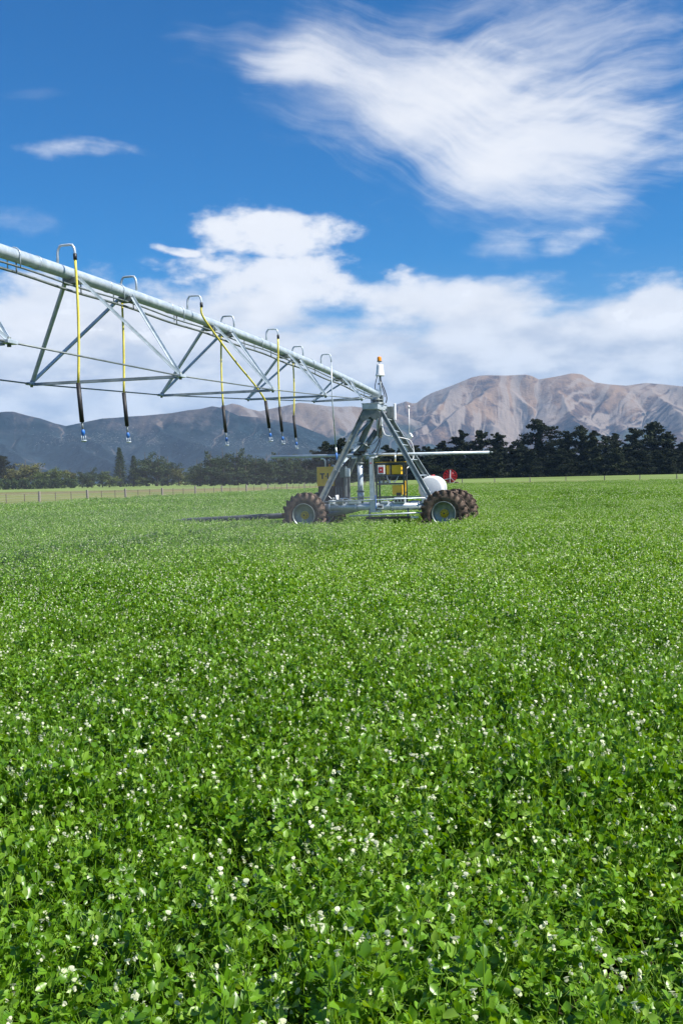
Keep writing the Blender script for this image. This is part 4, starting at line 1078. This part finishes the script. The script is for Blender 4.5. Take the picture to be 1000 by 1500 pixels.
# --- red hose reel parked beyond the far fence
rp = at_depth(659, 697, 172)
reel = thing('hose_reel', 'red spoked hose reel on a small chassis parked beyond the far fence', 'hose reel', (rp[0], 172, 0), math.radians(-12))
RRr = 1.12; zc = 1.62
rd = MB()
for w in (-.35, .35): rd.lathe([(w - .02, RRr), (w - .02, RRr - .07), (w + .02, RRr - .07), (w + .02, RRr), (w - .02, RRr)], (0, 0, zc), (0, 1, 0), 36)
rd.build('reel_rims', M['red'], reel)
for q in range(12):
    a = q * math.pi / 6
    for w in (-.35, .35): MB().beam((0, w, zc), (math.cos(a) * RRr * .97, w, zc + math.sin(a) * RRr * .97), .05, .12).build('spoke', M['red'], reel)
for w in (-.33, .33): MB().lathe([(w - .006, .001), (w - .006, RRr - .08), (w + .006, RRr - .08), (w + .006, .001)], (0, 0, zc), (0, 1, 0), 30).build('reel_disc', M['dark_red'], reel)
MB().lathe([(-.32, .55), (.32, .55)], (0, 0, zc), (0, 1, 0), 24).build('drum', M['red'], reel)
MB().beam((0.05, -.42, zc - .2), (0.08, -.42, zc + 1.0), .16, .05, (0, 1, 0)).build('upright_bar', M['white_plastic'], reel)
MB().beam((-1.3, -.45, .95), (.15, -.45, 1.25), .12, .12).build('drawbar', G, reel)
MB().beam((0, -.5, .45), (0, -.5, 1.6), .22, .10, (1, 0, 0)).build('stand', G, reel)
MB().beam((-.7, 0, .50), (1.2, 0, .50), .5, .12).build('chassis', G, reel)
MB().beam((.1, -.46, 1.4), (.9, -.46, .6), .09, .08).build('strut', G, reel)
for u in (-.35, 1.05):
    for w in (-.6, .6): MB().lathe([(-.09, .12), (-.10, .30), (-.08, .34), (.08, .34), (.10, .30), (.09, .12), (-.09, .12)], (u, w, .34), (0, 1, 0), 20).build('wheel', M['tyre'], reel)

# ------------------------------------------------------------------ the pea crop
def crop_material():
    m, t, b = material('pea_leaves')
    at = t.nodes.new('ShaderNodeAttribute'); at.attribute_name = 'tint'; v = Val(at.outputs['Fac'])
    p = geo_pos(t)
    n1 = noise(p, 0.35, 4, 0.6); n2 = noise(p, 0.05, 3, 0.6)
    f = v * 0.62 + smooth(n1, .3, .7) * .16 + smooth(n2, .35, .65) * .22
    c = ramp(t, f, [(0.02, (0.036, 0.095, 0.004)), (0.28, (0.086, 0.215, 0.006)), (0.56, (0.162, 0.325, 0.018)), (0.78, (0.27, 0.42, 0.062)), (0.95, (0.44, 0.56, 0.22))])
    t.links.new(c, b.inputs['Base Color']); b.inputs['Roughness'].default_value = 0.36
    b.inputs['Specular IOR Level'].default_value = 0.55
    tr = t.nodes.new('ShaderNodeBsdfTranslucent')
    h = t.nodes.new('ShaderNodeHueSaturation'); h.inputs['Hue'].default_value = .485; h.inputs['Saturation'].default_value = 1.1; h.inputs['Value'].default_value = 1.5
    t.links.new(c, h.inputs['Color']); t.links.new(h.outputs[0], tr.inputs[0])
    mx = t.nodes.new('ShaderNodeMixShader'); mx.inputs[0].default_value = 0.32
    t.links.new(b.outputs[0], mx.inputs[1]); t.links.new(tr.outputs[0], mx.inputs[2])
    t.links.new(mx.outputs[0], t.nodes['Material Output'].inputs[0])
    return m
def flower_material():
    m, t, b = material('white_petals')
    n = noise(geo_pos(t), 40, 3, .6)
    t.links.new(ramp(t, n, [(0.3, (0.55, 0.62, 0.34)), (0.65, (0.80, 0.80, 0.64))]), b.inputs['Base Color'])
    b.inputs['Roughness'].default_value = .6; b.inputs['Specular IOR Level'].default_value = .2
    tr = t.nodes.new('ShaderNodeBsdfTranslucent'); tr.inputs[0].default_value = (.80, .80, .55, 1)
    mx = t.nodes.new('ShaderNodeMixShader'); mx.inputs[0].default_value = 0.42
    t.links.new(b.outputs[0], mx.inputs[1]); t.links.new(tr.outputs[0], mx.inputs[2])
    t.links.new(mx.outputs[0], t.nodes['Material Output'].inputs[0])
    return m
M['pea'] = crop_material(); M['petal'] = flower_material()

LEAF = np.array([[0, 0, 0], [-.30, .25, .10], [0, .30, -.03], [.30, .25, .10], [-.33, .62, .12], [0, .68, .02], [.33, .62, .12], [0, 1.05, -.06]])
LEAF_T = np.array([[0, 2, 1], [0, 3, 2], [4, 5, 7], [5, 6, 7], [1, 2, 5], [1, 5, 4], [2, 3, 6], [2, 6, 5]])
LEAF2 = np.array([[0, 0, 0], [-.36, .45, .12], [0, 1.0, -.05], [.36, .45, .12]]); LEAF2_T = np.array([[0, 2, 1], [0, 3, 2]])
PETAL = np.array([[0, 0, 0], [-.45, .30, .10], [.45, .30, .10], [-.50, .70, .02], [.50, .70, .02], [-.18, .92, -.10], [.18, .92, -.10], [0, .55, .16]])
PETAL_T = np.array([[0, 7, 1], [0, 2, 7], [1, 7, 3], [2, 4, 7], [3, 7, 5], [4, 6, 7], [5, 7, 6]])
def frames(yaw, pitch, roll):
    """leaf frames: y axis points out along yaw and up by pitch, rolled about it"""
    cy, sy, cp, sp, cr, sr = np.cos(yaw), np.sin(yaw), np.cos(pitch), np.sin(pitch), np.cos(roll), np.sin(roll)
    y = np.stack([cy * cp, sy * cp, sp], -1); x0 = np.stack([sy, -cy, 0 * cy], -1); z0 = np.cross(x0, y)
    x = x0 * cr[:, None] + z0 * sr[:, None]; z = np.cross(x, y)
    return np.stack([x, y, z], -1)
def stamp(T, Tf, pos, fr, size, wide=None):
    n = len(pos); S = np.stack([size if wide is None else wide, size, size], -1)
    v = pos[:, None, :] + np.einsum('nij,nkj->nki', fr, T[None] * S[:, None, :])
    f = (Tf[None] + (np.arange(n) * len(T))[:, None, None]).reshape(-1, 3)
    return v.reshape(-1, 3), f
def ribbon(P, wd):
    """P (n, k, 3) thin three-sided stalks"""
    n, k, _ = P.shape
    off = np.array([[1, 0, 0], [-.5, .87, 0], [-.5, -.87, 0]]) * wd
    v = (P[:, :, None, :] + off[None, None]).reshape(-1, 3)
    f = []
    for s in range(k - 1):
        for e in range(3):
            a, b_ = s * 3 + e, s * 3 + (e + 1) % 3
            f += [[a, b_, b_ + 3], [a, b_ + 3, a + 3]]
    return v, (np.array(f)[None] + (np.arange(n) * k * 3)[:, None, None]).reshape(-1, 3)

PATCHES = bpy.data.collections.new('pea_patches')
def patch(name, size, shoots, lod, seed, fl_prob=1.0):
    r = np.random.default_rng(seed)
    V, Fc, Tn, Mi = [], [], [], []; base = 0
    def put(vf, tint, mi=0):
        nonlocal base
        v, f = vf; V.append(v); Fc.append(f + base); base += len(v)
        Tn.append(np.broadcast_to(tint, len(f)) if np.ndim(tint) == 0 else np.repeat(tint, len(f) // len(tint))); Mi.append(np.full(len(f), mi))
    n = shoots
    root = np.stack([(r.random(n) - .5) * size, (r.random(n) - .5) * size, np.zeros(n)], -1)
    h = np.clip(r.normal(.36, .06, n), .2, .50)
    lean = r.normal(0, .085, (n, 2)); tone = r.random(n)
    def at(tt, idx):
        q = root[idx].copy(); q[:, :2] += lean[idx] * (tt ** 1.6)[:, None]; q[:, 2] = h[idx] * tt
        return q
    K = 5
    if lod == 0:
        tt = np.linspace(0, 1, K); P = np.stack([at(np.full(n, a), np.arange(n)) for a in tt], 1)
        put(ribbon(P, .0020), .55 + .2 * tone)
    lvl = {0: (.30, .42, .54, .66, .78, .88, .97), 1: (.45, .62, .78, .90, .98), 2: (.7, .86, .97)}[lod]
    ls = {0: .94, 1: 1.02, 2: 1.6}[lod]
    T, Tf = (LEAF, LEAF_T) if lod == 0 else (LEAF2, LEAF2_T)
    for li, a in enumerate(lvl):
        idx = np.arange(n); tt = np.clip(a + r.normal(0, .02, n), 0, 1); p = at(tt, idx); yaw0 = r.random(n) * 6.283
        young = max(0, (a - .85) / .15)
        # clasping stipules
        for s in (-1, 1):
            yw = yaw0 + s * .9 + r.normal(0, .3, n)
            put(stamp(T, Tf, p, frames(yw, r.normal(.65 + .4 * young, .45, n), r.normal(0, .7, n)), ls * r.uniform(.022, .050, n) * (1 - .3 * young)), np.clip(.28 + .4 * tone + .22 * young + r.normal(0, .24, n), 0, 1))
        # leaf stalk with leaflets
        pit = r.normal(.35 + .4 * young, .3, n); L = r.uniform(.035, .085, n) * (1 - .4 * young)
        d = np.stack([np.cos(yaw0) * np.cos(pit), np.sin(yaw0) * np.cos(pit), np.sin(pit)], -1)
        for q in ((.45, .98) if lod == 0 else (.8,)):
            pp = p + d * (L * q)[:, None]
            for s in (-1, 1):
                yw = yaw0 + s * 1.0 + r.normal(0, .35, n)
                put(stamp(T, Tf, pp, frames(yw, r.normal(.45 + .3 * young, .50, n), r.normal(0, .75, n)), ls * r.uniform(.020, .048, n) * (1 - .35 * young)), np.clip(.22 + .42 * tone + .2 * young + r.normal(0, .24, n), 0, 1))
        if lod == 0:
            P = np.stack([p, p + d * (L * .5)[:, None], p + d * L[:, None]], 1); put(ribbon(P, .0011), .6)
            if li >= 3:     # tendrils
                e = p + d * L[:, None]; c1 = e + d * .03 + r.normal(0, .008, (n, 3)) + [0, 0, .012]; c2 = c1 + r.normal(0, .018, (n, 3)) + [0, 0, .018]; c3 = c2 + r.normal(0, .016, (n, 3))
                put(ribbon(np.stack([e, c1, c2, c3], 1), .0008), .8)
    # flowers near the top, one or two on a stalk, their petals catching the light
    for a, pr in ((.99, .24), (.90, .19), (.80, .06)):
        idx = np.nonzero(r.random(n) < pr * fl_prob)[0]
        if not len(idx): continue
        m = len(idx); p = at(np.full(m, a), idx); yw = r.random(m) * 6.283
        L = r.uniform(.03, .075, m); e = p + np.stack([np.cos(yw) * L * .55, np.sin(yw) * L * .55, L], -1)
        if lod == 0: put(ribbon(np.stack([p, (p + e) / 2 + [0, 0, .008], e], 1), .0012), .75)
        for k in range(2):
            sel = np.nonzero(r.random(m) < (1.0 if k == 0 else .62))[0]
            if not len(sel): continue
            q = e[sel] + (r.normal(0, .006, (len(sel), 3)) + [0, 0, .012 * k]); fy = yw[sel] + r.normal(0, .7, len(sel)); ns = len(sel)
            fs = {0: .0135, 1: .0150, 2: .028}[lod] * r.uniform(.75, 1.2, ns)
            if lod == 0:
                put(stamp(PETAL, PETAL_T, q, frames(fy, r.normal(1.0, .25, ns), r.normal(0, .2, ns)), fs * 1.0, fs * 1.25), .5, 1)
                for s in (-1, 1): put(stamp(PETAL, PETAL_T, q, frames(fy + s * .25, r.normal(.05, .25, ns), s * 1.0 + r.normal(0, .2, ns)), fs * .85, fs * .7), .5, 1)
                put(stamp(LEAF2, LEAF2_T, q - [0, 0, .003], frames(fy + 3.1, r.normal(.3, .3, ns), r.normal(0, .4, ns)), fs * .5), .9)
            else:
                put(stamp(LEAF2, LEAF2_T, q, frames(fy, r.normal(.9, .3, ns), r.normal(0, .4, ns)), fs * 1.05, fs * 1.5), .5, 1)
                put(stamp(LEAF2, LEAF2_T, q, frames(fy, r.normal(.05, .3, ns), r.normal(0, .6, ns)), fs * .9, fs * 1.0), .5, 1)
    v = np.concatenate(V); f = np.concatenate(Fc)
    me = np_mesh(name, v, f, M['pea'], np.concatenate(Tn)); me.materials.append(M['petal'])
    me.polygons.foreach_set('material_index', np.concatenate(Mi).astype(np.int32))
    o = bpy.data.objects.new(name, me); PATCHES.objects.link(o)
    return o
NV = 6
for i in range(NV): patch('a_patch_%d' % i, .56, 50, 0, 200 + i, (1.0, .6, 1.3, .8, 1.1, .9)[i])
for i in range(NV): patch('b_patch_%d' % i, 1.1, 185, 1, 300 + i, (1.1, .7, 1.3, .8, 1.0, 1.0)[i])
for i in range(4): patch('c_patch_%d' % i, 2.2, 330, 2, 400 + i, (.55, .4, .6, .3)[i])

def scatter():
    r = np.random.default_rng(99); P, I, Ro, Sc = [], [], [], []
    def zone(y0, y1, cell, first, count, smin, smax, margin, wfac):
        ys = np.arange(y0, y1, cell)
        for y in ys:
            half = y * .42 * wfac + margin
            xs = np.arange(-half, half, cell); n = len(xs)
            p = np.stack([xs + r.uniform(-.3, .3, n) * cell, y + r.uniform(-.3, .3, n) * cell, np.zeros(n)], -1)
            a, b = field_ab(p[:, 0], p[:, 1]); ok = (a > .5 * cell) & (b > .5 * cell)
            # keep the wheels and the trodden strip beneath the machine free
            du = (p[:, 0] - CX) * E1[0] + (p[:, 1] - CY) * E1[1]; dw = (p[:, 0] - CX) * E2[0] + (p[:, 1] - CY) * E2[1]
            for wu, ww in ((-2.1, -.81), (2.1, -.81), (-2.08, 1.16), (2.08, 1.16)):
                ok &= ~((np.abs(du - wu) < .62) & (np.abs(dw - ww) < .45))
            p = p[ok]; n = len(p)
            hN = fbm(p[:, 0] * .9 + 50, p[:, 1] * .9 + 50, 3)
            s = smin + (smax - smin) * r.random(n)
            P.append(p); I.append(first + r.integers(0, count, n))
            Ro.append(np.stack([r.normal(0, .03, n), r.normal(0, .03, n), r.random(n) * 6.283], -1))
            Sc.append(np.stack([s, s, s * (.66 + .68 * hN)], -1))
    zone(1.2, 10.0, .44, 0, NV, .9, 1.12, 1.6, 1.0)
    zone(10.0, 46.0, .92, NV, NV, .92, 1.1, 2.5, 1.0)
    zone(46.0, 172.0, 1.9, 2 * NV, 4, .92, 1.1, 4.0, 1.0)
    P = np.concatenate(P); I = np.concatenate(I); Ro = np.concatenate(Ro); Sc = np.concatenate(Sc)
    me = bpy.data.meshes.new('pea_crop'); me.vertices.add(len(P)); me.vertices.foreach_set('co', P.astype(np.float32).ravel())
    a = me.attributes.new('idx', 'INT', 'POINT'); a.data.foreach_set('value', I.astype(np.int32))
    a = me.attributes.new('rot', 'FLOAT_VECTOR', 'POINT'); a.data.foreach_set('vector', Ro.astype(np.float32).ravel())
    a = me.attributes.new('scl', 'FLOAT_VECTOR', 'POINT'); a.data.foreach_set('vector', Sc.astype(np.float32).ravel())
    me.update()
    o = bpy.data.objects.new('pea_crop', me); COL.objects.link(o)
    ng = bpy.data.node_groups.new('crop_scatter', 'GeometryNodeTree')
    ng.interface.new_socket('Geometry', in_out='INPUT', socket_type='NodeSocketGeometry'); ng.interface.new_socket('Geometry', in_out='OUTPUT', socket_type='NodeSocketGeometry')
    gi = ng.nodes.new('NodeGroupInput'); go = ng.nodes.new('NodeGroupOutput'); ci = ng.nodes.new('GeometryNodeCollectionInfo'); ip = ng.nodes.new('GeometryNodeInstanceOnPoints')
    ci.inputs['Collection'].default_value = PATCHES; ci.inputs['Separate Children'].default_value = True; ci.inputs['Reset Children'].default_value = True
    def attr(nm, ty_):
        n = ng.nodes.new('GeometryNodeInputNamedAttribute'); n.data_type = ty_; n.inputs['Name'].default_value = nm; return n.outputs['Attribute']
    er = ng.nodes.new('FunctionNodeEulerToRotation'); ng.links.new(attr('rot', 'FLOAT_VECTOR'), er.inputs[0])
    ng.links.new(gi.outputs[0], ip.inputs['Points']); ng.links.new(ci.outputs[0], ip.inputs['Instance']); ip.inputs['Pick Instance'].default_value = True
    ng.links.new(attr('idx', 'INT'), ip.inputs['Instance Index']); ng.links.new(er.outputs[0], ip.inputs['Rotation']); ng.links.new(attr('scl', 'FLOAT_VECTOR'), ip.inputs['Scale'])
    ng.links.new(ip.outputs[0], go.inputs[0])
    md = o.modifiers.new('scatter', 'NODES'); md.node_group = ng
    set_props(o, 'dense green pea crop dotted with white flowers filling the foreground', None, None, 'stuff')
scatter()

# ------------------------------------------------------------------ water thrown by the sprinklers
wm, wt, wb = material('water_drops')
wb.inputs['Base Color'].default_value = (.86, .90, .94, 1); wb.inputs['Roughness'].default_value = .3
OCT = np.array([[1, 0, 0], [-1, 0, 0], [0, 1, 0], [0, -1, 0], [0, 0, 1], [0, 0, -1]]) * .5
OCT_T = np.array([[0, 2, 4], [2, 1, 4], [1, 3, 4], [3, 0, 4], [2, 0, 5], [1, 2, 5], [3, 1, 5], [0, 3, 5]])
for i, (x, y, z) in enumerate(spray_spots):
    r = np.random.default_rng(500 + i); n = 520
    # ballistic flight of drops leaving the plate almost level, most of them slow
    arm = r.integers(0, 9, n) * (2 * math.pi / 9) + r.normal(0, .10, n); free = r.random(n) < .2
    th = np.where(free, r.random(n) * 6.283, arm); sp = r.uniform(3.5, 8.0, n); ang = r.normal(.10, .14, n)
    tmax = 1.0; tt = np.where(r.random(n) < .72, r.uniform(.025, .16, n), r.random(n) * tmax)
    drag = 1.6; reach = sp * np.cos(ang) * (1 - np.exp(-drag * tt)) / drag
    zz = z + sp * np.sin(ang) * (1 - np.exp(-drag * tt)) / drag - 4.9 * tt * tt * .75
    p = np.stack([np.cos(th) * reach, np.sin(th) * reach, zz - z], -1); ok = zz > .3; p = p[ok]; th = th[ok]; tt = tt[ok]; n = len(p)
    vz = -9.8 * tt * .75; vh = 5 * np.exp(-drag * tt)
    fr = frames(th, np.arctan2(vz, vh), r.random(n) * 6.28)
    s = r.uniform(.0010, .0026, n); s = s * np.where(tt < .18, .42, .48); ln = s * np.where(tt < .18, r.uniform(20, 60, n), r.uniform(1.5, 4.0, n))
    S = np.stack([s, ln, s], -1)
    v = p[:, None, :] + np.einsum('nij,nkj->nki', fr, OCT[None] * S[:, None, :])
    f = (OCT_T[None] + (np.arange(n) * 6)[:, None, None]).reshape(-1, 3)
    o = bpy.data.objects.new('water_spray', np_mesh('water_spray', v.reshape(-1, 3), f, wm)); o.location = (x, y, z); COL.objects.link(o)
    set_props(o, 'fine ring of water drops thrown by the sprinkler of the ' + drops[i][3].split(',')[0], None, None, 'stuff')

# mist of the finest drops hanging below the span
mm, mt_, mb_ = material('fine_mist'); mt_.nodes.remove(mb_)
vs_ = mt_.nodes.new('ShaderNodeVolumePrincipled'); vs_.inputs['Density'].default_value = 0.0075; vs_.inputs['Color'].default_value = (.93, .96, 1, 1); vs_.inputs['Anisotropy'].default_value = .3
mt_.links.new(vs_.outputs[0], mt_.nodes['Material Output'].inputs['Volume'])
bm = bmesh.new(); bmesh.ops.create_icosphere(bm, subdivisions=4, radius=1.0)
for v_ in bm.verts: v_.co = Vector((v_.co.x * 4.6, v_.co.y * 9.0, 1.35 + v_.co.z * 1.30))
me = bpy.data.meshes.new('water_mist'); bm.to_mesh(me); bm.free(); me.materials.append(mm)
for p_ in me.polygons: p_.use_smooth = True
o = bpy.data.objects.new('water_mist', me); COL.objects.link(o); xx, yy = cart_xy(-1.2, -13.5); o.location = (xx, yy, 0); o.rotation_euler = (0, 0, -YAW)
set_props(o, 'faint white mist hanging under the sprinklers on the left', None, None, 'stuff')
